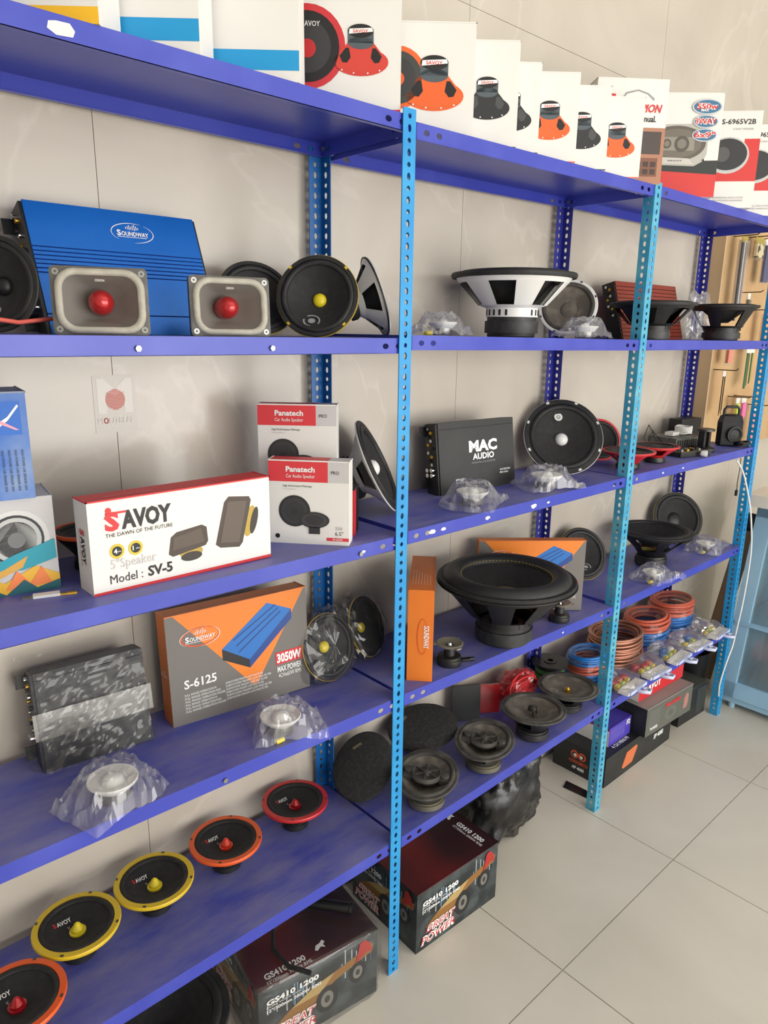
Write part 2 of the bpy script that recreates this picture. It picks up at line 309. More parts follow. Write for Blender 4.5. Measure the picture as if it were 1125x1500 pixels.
# ---------------------------------------------------------------- loudspeaker builder
def speaker(name, label, cat, M, R, h, rim, cone=PAPER, basket=BLK, magnet=FERR, hub=('dome', BLK, .2), nsp=6, mr=.48, mh=.3, oval=1, surround=RUB, notch=None, text=None, group=None, dep=None, wide=.5, rimw=.1, edge=None, rimt=.006, coil=None, step=0, sw=.84, nn=8, arc=False):
    t = thing(name, label, cat, M, group); k = dict(sx=1, sy=oval); mz = mh*h; mR = mr*R; dep = dep or min(.5*h, .42*R)
    g = MB(); g.lathe([(0,0),(mR*.86,0),(mR*.9,.003),(mR*.9,mz*.2),(mR,mz*.2),(mR,mz*.8),(mR*.92,mz*.8),(mR*.92,mz),(mR*.5,mz)], 36); g.build('magnet', magnet, t)
    g = MB(); rb = mR*.82; r1 = R*(1-rimw*.6); zt = h-rimt*.8
    zl = mz+(zt-mz)*(.28 if not step else step); zu = mz+(zt-mz)*.86; rl = rb+(r1-rb)*(.22 if not step else .34); ru = rb+(r1-rb)*.9
    def st(a0, a1, p, seg): g.lathe(p, seg, a0, a1, **k); 
    g.lathe([(rb*.97,mz),(rb,mz),(rl,zl),(rl*.95,zl)] if not step else [(rb*.97,mz),(mR*.97,mz),(mR*.97,zl-.008),(rl,zl),(rl*.95,zl)], 40, **(k if oval == 1 else dict(sx=1, sy=(1+oval)/2))); g.lathe([(ru*.96,zu),(ru,zu),(r1,zt),(r1*.97,zt)], 40, **k)
    for q in range(nsp):
        a = 2*pi*(q+.5)/nsp; wd = pi/nsp*wide
        st(a-wd, a+wd, [(rl*.94,zl),(rl,zl-.001),(ru,zu+.001),(ru*.95,zu),(rl*.94,zl)], 4)
    g.build('basket', basket, t)
    ri = R*(1-rimw)
    g = MB(); g.lathe([(ri,h-rimt),(R*.985,h-rimt),(R,h-rimt*.6),(R,h-rimt*.25),(R*.985,h),(ri,h),(ri,h-rimt)], 48, **k)
    rimo = g.build('rim', rim, t)
    if edge:
        g = MB(); g.lathe([(R*.97,h-rimt-.0005),(R*1.012,h-rimt-.0005),(R*1.012,h-rimt+.0025),(R*.97,h-rimt+.0025)], 48, **k); g.build('frame_edge', edge, t)
    for q in range(nn if notch else 0):
        a = 2*pi*(q+.5)/nn; g = MB(); Mx = Matrix.Translation((R*(1-rimw*.35)*cos(a), R*(1-rimw*.35)*sin(a)*oval, h)) @ Matrix.Rotation(a, 4, 'Z')
        g.obox(Mx, R*.05, R*.075, .0022); g.build('screw_notch', notch, rimo)
    rc = ri*sw; g = MB(); bu = (ri-rc)*.42
    g.lathe([(ri+.001,h-.003)]+[((ri+rc)/2+(ri-rc)/2*cos(pi*q/8), h-.004+bu*sin(pi*q/8)) for q in range(9)]+[(rc-.001,h-.004)], 44, **k); g.build('surround', surround, t)
    kind, hm, hr = hub; hr *= R; zc = h-.005-dep
    zf = lambda r: (h-.005)-dep*(1-max(0, min(1, (r-hr*.8)/(rc-hr*.8))))**1.0
    g = MB(); g.lathe([(rc,h-.005),((rc*.6+hr*.4),zf(rc*.6+hr*.4)),(hr*.8,zc),(0,zc)], 44, **k); g.build('cone', cone, t)
    g = MB()
    if kind == 'dome': g.lathe([(hr*cos(pi/2*q/7), zc+.002+hr*.75*sin(pi/2*q/7)) for q in range(8)], 28)
    elif kind == 'bullet': g.lathe([(hr*1.35,zc+.001),(hr*1.35,zc+.006),(hr*1.05,zc+.007),(hr,zc+.012),(hr*.86,zc+hr*1.1),(hr*.5,zc+hr*1.75),(hr*.18,zc+hr*2.05),(0,zc+hr*2.1)], 24)
    elif kind == 'cap': g.lathe([(hr,zc+.001),(hr*.8,zc+hr*.18),(hr*.4,zc+hr*.27),(0,zc+hr*.3)], 28)
    elif kind == 'coax':   # bridge with a small central tweeter and two side pods
        g.lathe([(hr*.9,h-.012),(hr,h-.004),(hr*.85,h+.004),(hr*.7,h-.002),(0,h-.003)], 28); g.lathe([(hr*.3,zc),(hr*.3,h-.006)], 16); g.lathe([(hr*.32,h-.002),(hr*.2,h+.006),(0,h+.008)], 16)
        for sg in (-1, 1):
            g.obox(Matrix.Translation((0, sg*hr*1.12, h-.008)), hr*1.1, hr*.55, .012)
            g.lathe([(hr*.3,h-.004),(hr*.26,h+.004),(0,h+.005)], 16, c=(sg*hr*.12, sg*hr*1.12, 0))
        for a in range(3): g.obox(Matrix.Translation((0,0,h+.003)) @ Matrix.Rotation(a*pi/3, 4, 'Z'), hr*1.5, hr*.09, .003)
    g.build({'dome': 'dust_cap', 'cap': 'dust_cap', 'bullet': 'phase_plug', 'coax': 'tweeter_bridge'}[kind], hm, t)
    if step:
        for q in range(24):
            if q % 8 < 5: a = 2*pi*q/24; g = MB(); g.obox(Matrix.Translation((mR*.972*cos(a), mR*.972*sin(a), (mz+zl-.008)/2)) @ Matrix.Rotation(a, 4, 'Z'), .002, mR*.08, (zl-mz)*.5); g.build('vent_slot', BLK, t)
    if arc:
        ax, ay = arc; g = MB()
        for r0, r1_, t0, t1 in ((.012,.0145,-.6,2.2),(.012,.0145,2.9,4.6),(.0,.006,0,2*pi)):
            o = []; m_ = 16
            for q in range(m_+1):
                a = t0+(t1-t0)*q/m_
                for r in (r0, r1_): px, py = ax+r*cos(a)*1.25, ay+r*sin(a); o.append((px, py, zf(math.hypot(px, py))+.0012))
            g.add(o, [(2*q, 2*q+1, 2*q+3, 2*q+2) for q in range(m_)])
        g.build('emblem', GREYT, t)
    if coil: g = MB(); g.lathe([(mR*.8,mz),(mR*.8,mz+h*.1)], 28); g.build('spider', coil, t)
    g = MB(); Mx = Matrix.Translation((ru*.84, 0, (zl+zu)/2)) @ Matrix.Rotation(radians(-40), 4, 'Y'); g.obox(Mx, .004, .03, .014)
    for sg in (-1, 1): g.obox(Mx @ Matrix.Translation((.006, sg*.009, -.002)), .012, .005, .003)
    g.build('terminal', CHROME, t)
    if text:
        for s_, x, y, hg, wd, m in text:
            vs, fs, L = text_geo(s_, .02); g = MB(); o = []
            for vx, vy in vs:
                px, py = x+vx*wd/L, y+vy*hg/.69; o.append((px, py, zf(math.hypot(px, py/oval))+.0012))
            g.add(o, fs); g.build('lettering', m, t)
    return t
def up(x, y, z, rz=0): return Matrix.Translation((x, y, z)) @ Matrix.Rotation(rz, 4, 'Z')
GREYT = ink(150,150,150)
# --- row of coloured speakers on the lowest shelf
GREYT = ink(150,150,150)
def savoy_row():
    for x, y, m, bm, col, lab in ((-.173,.225,RED,REDB,'red','red-rimmed midrange speaker with red bullet, rightmost of the face-up row on the lowest shelf'),
                             (-.390,.212,ORG,ORGB,'orange','orange-rimmed midrange speaker with orange bullet, between the red and yellow ones on the lowest shelf'),
                             (-.580,.202,YEL,YELB,'yellow','yellow-rimmed midrange speaker lying beside the orange one, right of the two yellow'),
                             (-.757,.19,YEL,YELB,'yellow','yellow-rimmed midrange speaker, left of the two yellow, third from red'),
                             (-.905,.088,ORG,REDB,'orange','orange-rimmed speaker cut off at the lower left corner of the picture')):
        z = top(0, 5, x); tx = [('S',-.036,.03,.009,.007,INKR),('AVOY',-.028,.03,.009,.03,INKW),('K',-.012,.016,.006,.006,GREYT)]
        speaker('midrange_speaker', lab, 'speaker', up(x, y, z, radians(6)), .088, .078, m, basket=DARKST, magnet=DARKST, hub=('bullet',bm,.14), notch=DUSTB, nn=4, text=tx, group='row of coloured midrange speakers', rimw=.15, rimt=.009, mr=.4, dep=.02, surround=PAPER)
savoy_row()
# --- second shelf
LOGO = [('(Q)',.012,-.05,.012,.024,GREYT)]
speaker('coaxial_speaker', 'dark round speaker at the left picture edge beside the blue amplifier', 'speaker', facing((-.795,.115,1.778),48,5,.05), .074, .05, RUB, hub=('dome',BLK,.2), text=[('Q',-.01,-.045,.012,.012,GREYT)])
speaker('midwoofer', 'black speaker with yellow frame edge, half hidden behind the right horn tweeter', 'speaker', facing((-.252,.212,1.781),14,26,.06), .085, .06, RUB, edge=YEL, hub=('dome',YELB,.13), basket=BLK)
speaker('midwoofer', 'black speaker with yellow dust cap and yellow frame edge leaning on upper shelf', 'speaker', facing((-.173,.105,1.784),47,15,.055), .087, .055, RUB, edge=YEL, hub=('dome',YELB,.17), notch=YEL, nn=4, arc=(-.012,-.05), dep=.03)
speaker('midwoofer', 'white-framed speaker turned sideways beside the front post on upper shelf', 'speaker', facing((.014,.125,1.79),-60,18,.075), .09, .075, WHT, basket=WHT, nsp=4, mr=.4, edge=BLK, wide=.45)
def horn(label, c, az, wd, hg):
    M = Matrix.Translation(c) @ Matrix.Rotation(radians(az), 4, 'Z') @ Matrix.Rotation(radians(-3), 4, 'X')
    t = thing('horn_tweeter', label, 'tweeter', M, 'pair of horn tweeters')
    GR = mat('horn_grey_plastic', (84,81,77), .5, rgb2=(98,95,90), scale=40); GL = mat('horn_light_grey_edge', (164,160,148), .55, rgb2=(178,173,161), scale=50); GD = mat('horn_throat_grey', (118,115,110), .4)
    def rr(w, h, r, n=5):
        o = []
        for cx, cy, a in ((w/2-r,h/2-r,0),(-w/2+r,h/2-r,pi/2),(-w/2+r,-h/2+r,pi),(w/2-r,-h/2+r,1.5*pi)):
            o += [(cx+r*cos(a+pi/2*k/n), cy+r*sin(a+pi/2*k/n)) for k in range(n+1)]
        return o
    def loft(name, rings, m, parent, smooth=True):
        g = MB(); n = len(rings[0][0]); vs = [(p[0], y, p[1]+hg/2) for ring, y in rings for p in ring]
        g.add(vs, [(j*n+k, j*n+(k+1) % n, (j+1)*n+(k+1) % n, (j+1)*n+k) for j in range(len(rings)-1) for k in range(n)], 0, smooth); return g.build(name, m, parent)
    fl = loft('flange', [(rr(wd,hg,.008),.012),(rr(wd,hg,.008),0),(rr(wd*.93,hg*.93,.03),-.001)], GR, t, False)
    loft('lip_ring', [(rr(wd*.93,hg*.95,.03),0),(rr(wd*.91,hg*.92,.03),-.006),(rr(wd*.78,hg*.76,.022),-.006),(rr(wd*.76,hg*.74,.022),.004)], GL, t)
    loft('horn_throat', [(rr(wd*.78,hg*.76,.022),-.002),(rr(wd*.5,hg*.55,.018),.026),(rr(.04,.04,.0199),.045),(rr(.002,.002,.0009),.046)], GD, t)
    g = MB(); g.lathe([(0,-.032),(.006,-.0315),(.013,-.027),(.0185,-.018),(.0205,-.006),(.02,.02),(.018,.04)], 24, c=(0,.03,hg/2), axis='y'); g.build('phase_plug', REDB, t)
    g = MB(); g.lathe([(.03,.04),(.045,.042),(.045,.07),(0,.07)], 24, c=(0,0,hg/2), axis='y'); g.build('magnet', FERR, t)
    for sx in (-1, 1):
        for sz in (-1, 1):
            g = MB(); g.lathe([(.0052,.002),(.0052,-.0015),(.002,-.0015),(.002,.001),(0,.001)], 12, c=(sx*(wd/2-.009),0,hg/2+sz*(hg/2-.009)), axis='y'); g.build('screw_eye', STEEL, fl)
    vs, fs, L = text_geo('CIRION', 0); g = MB(); g.add([(x*.014/L-.007+wd*-.0, .0015-y*.002, hg*.5+hg*.29+y*.005) for x, y in vs], fs); g.build('lettering', INKW, t)
horn('grey rectangular horn tweeter with red plug, in front of the blue amplifier left side', (-.662,.03,top(0,2,-.66)), -22, .146, .106)
horn('grey rectangular horn tweeter with red plug, right one, in front of black speakers', (-.425,.03,top(0,2,-.42)), -14, .148, .106)
g = MB(); g.tube([(-.665,.085,1.735),(-.73,.1,1.725),(-.78,.06,1.72),(-.84,.05,1.728),(-.9,.05,1.735)], .0035); tag(g.build('speaker_wire', mat('salmon_wire', (205,92,78), .5)), 'salmon red wire running left from the left horn tweeter', 'wire')
# --- amplifiers
AMPB = mat('blue_anodised', (22,104,196), .33, .35, rgb2=(30,112,204), scale=3); AMPBD = mat('dark_blue_groove', (12,44,120), .4, .3)
def amp(name, label, loc, rz, w, d, h, lean, body, groove, ribs, end, knobs=0, feet=True, group=None):
    t = thing(name, label, 'amplifier', loc=loc, rz=rz, lean=lean, group=group); g = MB()
    g.box(0, w, .004, d, 0, h); g.build('case', body, t)
    g = MB(); z = 0
    zs = [0]+[z for r in ribs for z in r]+[h]
    for i in range(0, len(zs), 2): g.box(0, w, 0, .0045, zs[i], zs[i+1])
    g.build('face_plate', body, t)
    g = MB(); g.box(.001, w-.001, .0035, .005, .002, h-.002); g.build('groove_bed', groove, t)
    g = MB(); g.box(-.006, 0, .003, d, .002, h-.002); pn = g.build('end_panel', end, t); g = MB(); g.box(w, w+.005, .003, d, .002, h-.002); g.build('end_panel', end, t)
    for k in range(10):
        g = MB(); z = h*(.93-.055*k); g.lathe([(.0045,0),(.0045,-.006),(.002,-.006),(.002,-.001),(0,-.001)], 10, c=(-.006,d*(.4 if k % 2 else .65),z), axis='x'); g.build('socket', (CHROME, GOLD, BLK)[k % 3], pn)
    for k in range(knobs):
        g = MB(); g.lathe([(0,-.012),(.006,-.012),(.0065,0)], 10, c=(-.006,d*(.35+.35*(k % 2)),h*(.36-.07*(k//2))), axis='x'); g.build('terminal_knob', CHROME, pn)
    if feet:
        for z in (h*.1, h*.83): g = MB(); g.box(-.026, .0, d-.004, d, z, z+.028); g.build('mounting_foot', BLK, t)
    for k in range(9): g = MB(); g.box(w, w+.008, .01, d-.006, h*(.1+.095*k), h*(.1+.095*k)+.004); g.build('cooling_fin', end, t)
    return t, Prints(w, d, h)
a, p = amp('car_amplifier', 'bright blue ribbed car amplifier leaning on the wall behind two horn tweeters', (-.694,.175,top(0,2,-.6)), 0, .326, .05, .246, radians(22), AMPB, AMPBD,
           [(.160,.1625),(.152,.1545),(.144,.1465),(.136,.1385),(.128,.1305),(.120,.1225),(.112,.1145),(.036,.0385)][::-1], BLK, knobs=6)
def oval_line(p, face, a, b, ra, rb, m, t0, t1, th, n=18):
    for k in range(n):
        q0, q1 = t0+(t1-t0)*k/n, t0+(t1-t0)*(k+1)/n; w0, w1 = th*sin(pi*k/n)+.0002, th*sin(pi*(k+1)/n)+.0002
        p.poly(face, [(a+ra*cos(q0),b+rb*sin(q0)),(a+ra*cos(q1),b+rb*sin(q1)),(a+(ra-w1)*cos(q1),b+(rb-w1)*sin(q1)),(a+(ra-w0)*cos(q0),b+(rb-w0)*sin(q0))], m, 'emblem', 3)
def soundway(p, face, a, b, w, m, ring=True, lay=4):
    p.text(face, 'S', a-w*.5, b, w*.17, m, width=w*.13, bold=.03, lay=lay); p.text(face, 'OUNDWAY', a-w*.36, b, w*.13, m, width=w*.86, bold=.02, lay=lay)
    p.rect(face, a-w*.5, a+w*.42, b-w*.05, b-w*.035, m, 'emblem', lay)
    for k, q in enumerate((.06,.1,.16,.09,.14,.2,.12,.07)): p.rect(face, a-w*.2+k*w*.055, a-w*.2+k*w*.055+w*.02, b+w*(.24-q*.3), b+w*(.24+q*.7), m, 'emblem', lay)
    if ring: oval_line(p, face, a, b+w*.1, w*.68, w*.32, m, pi*.35, pi*1.25, w*.02); oval_line(p, face, a, b+w*.1, w*.68, w*.32, m, -pi*.5, pi*.3, w*.02)
soundway(p, 'front', .19, .196, .062, INKW); p.build(a)
a, p = amp('car_amplifier', 'black MAC AUDIO amplifier standing on edge on the third shelf', (.334,.2,top(1,3,.48)), radians(-4), .31, .05, .205, radians(7), CARDB, INKK, [(.186,.1875)], BLK, knobs=4)
p.text('front', 'MAC', .118, .115, .03, INKW, width=.118, bold=.045); p.text('front', 'AUDIO', .132, .091, .017, INKW, width=.09, bold=.03)
p.text('front', 'PROFESSIONAL CLASS AB AMPLIFIER', .127, .079, .005, GREYT, width=.1); p.text('front', 'MRX-8004', .06, .035, .006, INKW, bold=.02); p.text('front', '4X100W.4.0', .06, .026, .006, INKW, bold=.02)
p.text('front', '4CH BRIDGED', .245, .048, .005, INKW, bold=.02); p.text('front', 'MRX-4.8k4k', .245, .039, .005, INKW, bold=.02); p.build(a)
REDAN = mat('red_anodised', (150,62,46), .4, .4); REDG = mat('red_groove', (84,30,24), .5)
amp('car_amplifier', 'red finned amplifier with black end panel leaning behind the second post on upper shelf', (1.235,.19,top(2,2,1.3)), radians(-1), .43, .05, .205, radians(15), REDAN, REDG, [(z*.0135+.01, z*.0135+.0135) for z in range(14)], BLK, feet=False)
a, p = amp('car_amplifier', 'black amplifier wrapped in clear film with a taped band on fourth shelf', (-.772,.222,top(0,4,-.66)), radians(-5), .212, .05, .205, radians(10), CARDB, INKK, [(.19,.1915)], BLK, knobs=2)
g = MB(); g.plate((-.012,-.004,.07), (1,0,.0), (0,0,1), .236, .055, .0004); g.build('tape_band', film_mat('tape_film', .05, (200,195,186), .1, .2), a)
def crinkle(name, parent, cx, cy, cz, sx, sy, sz, seed, m=FILM, amp_=.35, flat=True, n=22, rows=12, ex=2.6, smooth=False):
    """crumpled film pouch around a point: pillow with faceted noise"""
    g = MB(); vs = []; off = Vector((seed*7.3, seed*3.1, seed*1.7))
    for j in range(rows+1):
        ph = -pi/2+pi*j/rows
        for k in range(n):
            th = 2*pi*k/n; f = lambda v: math.copysign(abs(v)**(2/ex), v)
            d = Vector((f(cos(ph))*f(cos(th)), f(cos(ph))*f(sin(th)), f(sin(ph))))
            q = 1+amp_*(noise.noise(d*1.8+off)*.8+noise.noise(d*5+off)*.55)
            z = cz+d.z*sz*q
            vs.append((cx+d.x*sx*q, cy+d.y*sy*q, max(z, .0008) if flat else z))
    g.add(vs, [(j*n+k, j*n+(k+1) % n, (j+1)*n+(k+1) % n, (j+1)*n+k) for j in range(rows) for k in range(n)], 0, smooth); return g.build(name, m, parent)
g = MB(); vs = []; nu, nv = 44, 40; w_, h_, d_ = .212, .205, .05
for jj in range(nv+1):
    for ii in range(nu+1):
        u, v = ii/nu*1.24-.12, jj/nv*1.2-.04; ex_ = max(0, -u, u-1)/.12; ez_ = max(0, v-1)/.16
        q = Vector((u*5, v*5, 3.3)); rn = 1-abs(noise.noise(q))*2.2; rn2 = noise.noise(q*2.7)
        y_ = -.0075-.007*max(0, rn)-.004*rn2; e_ = max(ex_, ez_); y_ = y_*(1-e_)+e_*(d_*.6+.012*rn2)
        vs.append((u*w_*1.0+.006*rn2*ex_, y_, max(.001, v*h_+.006*rn2*ez_)))
n_ = nu+1; g.add(vs, [(jj*n_+ii, jj*n_+ii+1, (jj+1)*n_+ii+1, (jj+1)*n_+ii) for jj in range(nv) for ii in range(nu)]); g.build('plastic_wrap', film_mat('shrink_film', .03, haze=.01, gr=.3), a)
def pouch(parent, w, d, H, r, rot, seed, ox=0, m=None):
    g = MB(); nu, nv = 30, 24; vs = []; off = Vector((seed*5.1, seed*2.3, 0)); c_, s_ = cos(rot), sin(rot)
    for j in range(nv+1):
        for i in range(nu+1):
            u, v = 2*i/nu-1, 2*j/nv-1
            x = u*w*(1+.16*noise.noise(Vector((v*1.7, u*.4, seed*3.3))))+ox; y = v*d*(1+.2*noise.noise(Vector((u*1.9, v*.4, seed*4.7))))
            rad = math.hypot(x-ox*.4, y); q = max(0, min(1, 1-(rad-r*.9)/(r*1.05))); q = q*q*(3-2*q)
            rn = 1-abs(noise.noise(Vector((x*34, y*34, seed))+off))*2; rn2 = noise.noise(Vector((x*80, y*80, seed))+off)
            z = H*q*(.97+.1*rn2)+(.012+.012*(1-q))*max(0, rn)*.9+.004*rn2+.004
            e = max(abs(u), abs(v))
            if e > .9: z = z*(.25+.75*(1-e)/.1)+.012*max(0, noise.noise(Vector((x*25, y*25, seed+9))))
            vs.append((x*c_-y*s_, x*s_+y*c_, max(.001, z)))
    n = nu+1; g.add(vs, [(j*n+i, j*n+i+1, (j+1)*n+i+1, (j+1)*n+i) for j in range(nv) for i in range(nu)]); return g.build('plastic_bag', m or FILM, parent)
# --- tweeters in crumpled bags
def bag_tweeter(label, x, y, z, r, bx, by, bz, seed, dx=0, cap=None, rz=0, tilt=0):
    t = thing('bagged_tweeter', label, 'tweeter', Matrix.Translation((x,y,z)) @ Matrix.Rotation(rz, 4, 'Z'), 'tweeters in clear bags')
    g = MB(); g.lathe([(0,.002),(r*.62,.002),(r*.66,.006),(r*.66,r*.5),(r*.4,r*.52)], 26); g.build('magnet', STEEL, t)
    g = MB(); g.lathe([(r*.6,r*.45),(r*.8,r*.62),(r*.98,r*.8),(r,r*.86),(r*.97,r*.92),(r*.7,r*.8),(r*.4,r*.7)], 28); g.build('flange', WPL, t)
    g = MB(); g.lathe([(r*.45*cos(pi/2*k/6), r*.72+r*.4*sin(pi/2*k/6)) for k in range(7)], 20); g.build('dome', WPL, t)
    if cap: g = MB(); g.lathe([(0,-.01),(.0055,-.01),(.0055,.01),(0,.01)], 12, c=(cap[0],cap[1],.007), axis='x'); g.build('capacitor', YELB, t)
    pouch(t, bx*1.2, by*1.15, r*1.22, r, (seed*1.3) % 1-.5, seed, dx*1.4)
    return t
bag_tweeter('bagged white tweeter at the left end of the upper middle shelf beside the front post', .21, .1, top(1,2,.21), .036, .07, .05, .032, 1, -.012, (-.07,-.02))
bag_tweeter('bagged white tweeter in front of the white-ringed speaker', .78, .06, top(1,2,.78), .04, .066, .05, .038, 2, 0)
bag_tweeter('bagged white tweeter in front of the MAC AUDIO amplifier', .322, .075, top(1,3,.32), .044, .085, .065, .034, 3, .005)
bag_tweeter('bagged white tweeter in front of the large round black speaker', .66, .075, top(1,3,.66), .046, .085, .06, .034, 4, .005)
bag_tweeter('bagged silver tweeter at the front of the fourth shelf below the wrapped amplifier', -.702, .06, top(0,4,-.7), .047, .075, .06, .036, 6, -.004)
bag_tweeter('bagged silver tweeter with yellow capacitor in front of the orange and grey carton', -.325, .055, top(0,4,-.32), .046, .07, .055, .036, 7, .01, (-.03,-.04))
bag_tweeter('bagged tweeter with yellow capacitor in front of the sub, right bay', 1.335, .04, top(2,4,1.33), .036, .085, .06, .032, 8, .02, (-.05,-.02))
bag_tweeter('bagged tweeter with yellow capacitor at the right end of the fourth shelf', 1.86, .075, top(2,4,1.86), .038, .09, .06, .036, 9, .02, (-.06,-.02))
# --- large drivers
speaker('subwoofer', 'white-basket subwoofer standing face up on upper middle shelf', 'speaker', up(.53,.137,top(1,2,.53),.45), .172, .17, RUB, basket=WHT, magnet=FERR, nsp=6, mr=.43, mh=.32, wide=.5, rimt=.014, rimw=.12, hub=('cap',BLK,.35), step=.3, dep=.085)
speaker('midrange_speaker', 'white-ringed speaker with dusty grey cone leaning behind a bagged tweeter', 'speaker', facing((.903,.205,1.795),62,22,.055), .092, .055, WHT, cone=DUSTY, surround=DUSTB, hub=('cap',DUSTY,.3), basket=WHT, notch=DARKST, dep=.02)
speaker('subwoofer', 'black subwoofer face up in front of the red amplifier', 'speaker', up(1.165,.055,top(2,2,1.17),.3), .137, .118, RUB, nsp=6, mr=.45, mh=.28, wide=.45, rimt=.01, step=.25, dep=.06)
speaker('subwoofer', 'black subwoofer with round white spot face up at the right end of upper shelf', 'speaker', up(1.752,.075,top(2,2,1.75),.1), .125, .13, RUB, nsp=5, mr=.55, mh=.28, wide=.4, rimt=.01, step=.2, dep=.06)
g = MB(); t = thing('empty_bag', 'crumpled clear bag standing behind the black subwoofers on upper shelf', 'bag', loc=(1.885,.238,top(2,2,1.88))); crinkle('film', t, 0, 0, .085, .085, .035, .09, 11, FILM, .5)
speaker('woofer', 'large round black speaker with white dust cap beside the MAC AUDIO amplifier', 'speaker', facing((.926,.2,1.378),42,28,.075), .132, .075, RUB, edge=WHT, hub=('dome',WPL,.165), notch=WPL, dep=.03, basket=WHT, rimw=.12)
o = [q for q in bpy.data.objects if q.name.startswith('woofer')][0]; g = MB(); g.lathe([(.014,.0712),(.006,.0708)], 20, c=(-.012,.072,-.006)); g.lathe([(.004,.0715),(0,.0715)], 12, c=(-.012,.072,-.006)); g.build('emblem', WPL, o)
speaker('woofer', 'white-framed woofer with white dust cap leaning behind the first post on third shelf', 'speaker', facing((.081,.185,1.38),-42,26,.09), .125, .09, RUB, edge=WHT, hub=('dome',WPL,.17), basket=WHT, nsp=4, wide=.5, dep=.014)
speaker('midrange_speaker', 'red-rimmed speaker leaning behind the large round black speaker', 'speaker', facing((1.235,.245,1.333),33,22,.05), .08, .05, RED, basket=RED, hub=('cap',BLK,.3), dep=.02)
speaker('midrange_speaker', 'red-basket speaker face up behind the second post on third shelf', 'speaker', up(1.152,.083,top(2,3,1.15),.2), .09, .062, RED, basket=RED, magnet=DARKST, cone=DUSTB, nsp=4, wide=.55, mr=.45, mh=.3, dep=.02)
speaker('midrange_speaker', 'red-basket speaker face up beside the black card reader board on third shelf', 'speaker', up(1.345,.085,top(2,3,1.34),.7), .084, .062, RED, basket=RED, magnet=DARKST, cone=DUSTB, nsp=4, wide=.55, mr=.45, mh=.3, dep=.02)
# --- fourth shelf drivers
speaker('subwoofer', 'very large black subwoofer face up in front of the orange cartons', 'speaker', up(.482,.066,top(1,4,.48),.2), .203, .197, RUB, nsp=8, mr=.42, mh=.29, wide=.55, rimt=.014, rimw=.07, sw=.7, step=.25, cone=PAPER, hub=('cap',mat('gold_cap', (158,128,66), .4, .3),.34), dep=.06, surround=mat('foam_roll', (34,34,34), .55), edge=BLK)
t = bpy.data.objects['subwoofer.003'] if 'subwoofer.003' in bpy.data.objects else None
YST = mat('yellow_stitch', (168,150,70), .6)
if t:
    g = MB()
    for k in range(72): a_ = 2*pi*k/72; g.obox(Matrix.Translation((.1335*cos(a_),.1335*sin(a_),.2015)) @ Matrix.Rotation(a_, 4, 'Z'), .003, .006, .0015)
    o = g.build('stitching', YST, t); o['kind'] = 'stuff'
speaker('subwoofer', 'black subwoofer face up with yellow spider at the right of the fourth shelf', 'speaker', up(1.5,.134,top(2,4,1.5),.3), .152, .145, RUB, nsp=6, mr=.4, mh=.3, wide=.35, dep=.06, coil=YST, magnet=DARKST, hub=('cap',mat('brown_cap', (90,40,40), .5),.3))
speaker('midwoofer', 'black speaker with thin yellow frame edge leaning beside the orange carton', 'speaker', facing((1.165,.235,.91),24,28,.06), .1, .06, RUB, edge=YEL, hub=('cap',BLK,.2), arc=(.012,-.05))
speaker('woofer', 'black woofer leaning upright behind the yellow-spider subwoofer', 'speaker', facing((1.9,.222,.928),33,26,.07), .115, .07, RUB, edge=YST, hub=('cap',BLK,.3))
def wrapped(label, c, az, lean, R, seed):
    t = speaker('wrapped_speaker', label, 'speaker', facing(c, az, lean, .055), R, .055, RUB, edge=YEL, hub=('dome',YELB,.18), group='speakers in clear bags', dep=.022)
    crinkle('plastic_bag', t, 0, .005, .035, R*1.12, R*1.12, .04, seed, FILM2, .2, False, 44, 18, 2.8)
wrapped('bagged black speaker with yellow dust cap beside the orange and grey carton', (-.082,.185,.925), -6, 18, .086, 21)
wrapped('bagged black speaker with yellow dust cap behind the first front post', (.088,.232,.92), -22, 22, .084, 22)
def driver(label, x, y, z, rz):
    t = thing('compression_driver', label, 'driver', up(x,y,z,rz), 'small drivers')
    g = MB(); g.lathe([(0,0),(.033,0),(.034,.003),(.034,.018),(.031,.02),(.031,.026),(.016,.028)], 28); g.build('magnet', DARKST, t)
    g = MB(); g.lathe([(.016,.026),(.014,.05),(.022,.056)], 20); g.build('neck', BLK, t)
    g = MB(); g.lathe([(.02,.054),(.036,.058),(.038,.062),(.034,.064),(.03,.062),(.012,.056)], 28)
    for k in range(3): g.obox(Matrix.Rotation(2*pi*k/3, 4, 'Z') @ Matrix.Translation((.038,0,.06)), .012, .014, .004)
    g.build('flange', mat('cast_alloy', (140,134,120), .5, .5), t)
    g = MB(); g.lathe([(.03,.062),(.01,.052),(.008,.056),(0,.06)], 24); g.build('diaphragm', DUSTB, t); g = MB(); g.lathe([(.007,.056),(.004,.0625),(0,.064)], 14); g.build('dust_cap', CHROME, t)
driver('small alloy driver standing beside the upright orange carton', .226, .05, top(1,4,.226), .3); driver('small alloy driver under the right edge of the very large subwoofer', .74, .045, top(1,4,.74), 1)
g = MB(); g.box(-.012,.012,-.006,.006,0,.01); g.lathe([(0,-.012),(.006,-.012),(.006,.0)], 10, c=(.024,0,.006), axis='x'); o = g.build('black_connector', BLK); o.location = (.272,.03,top(1,4,.27)); o.rotation_euler = (0,0,-.5); tag(o, 'tiny black plastic connector lying beside the small alloy driver', 'connector')
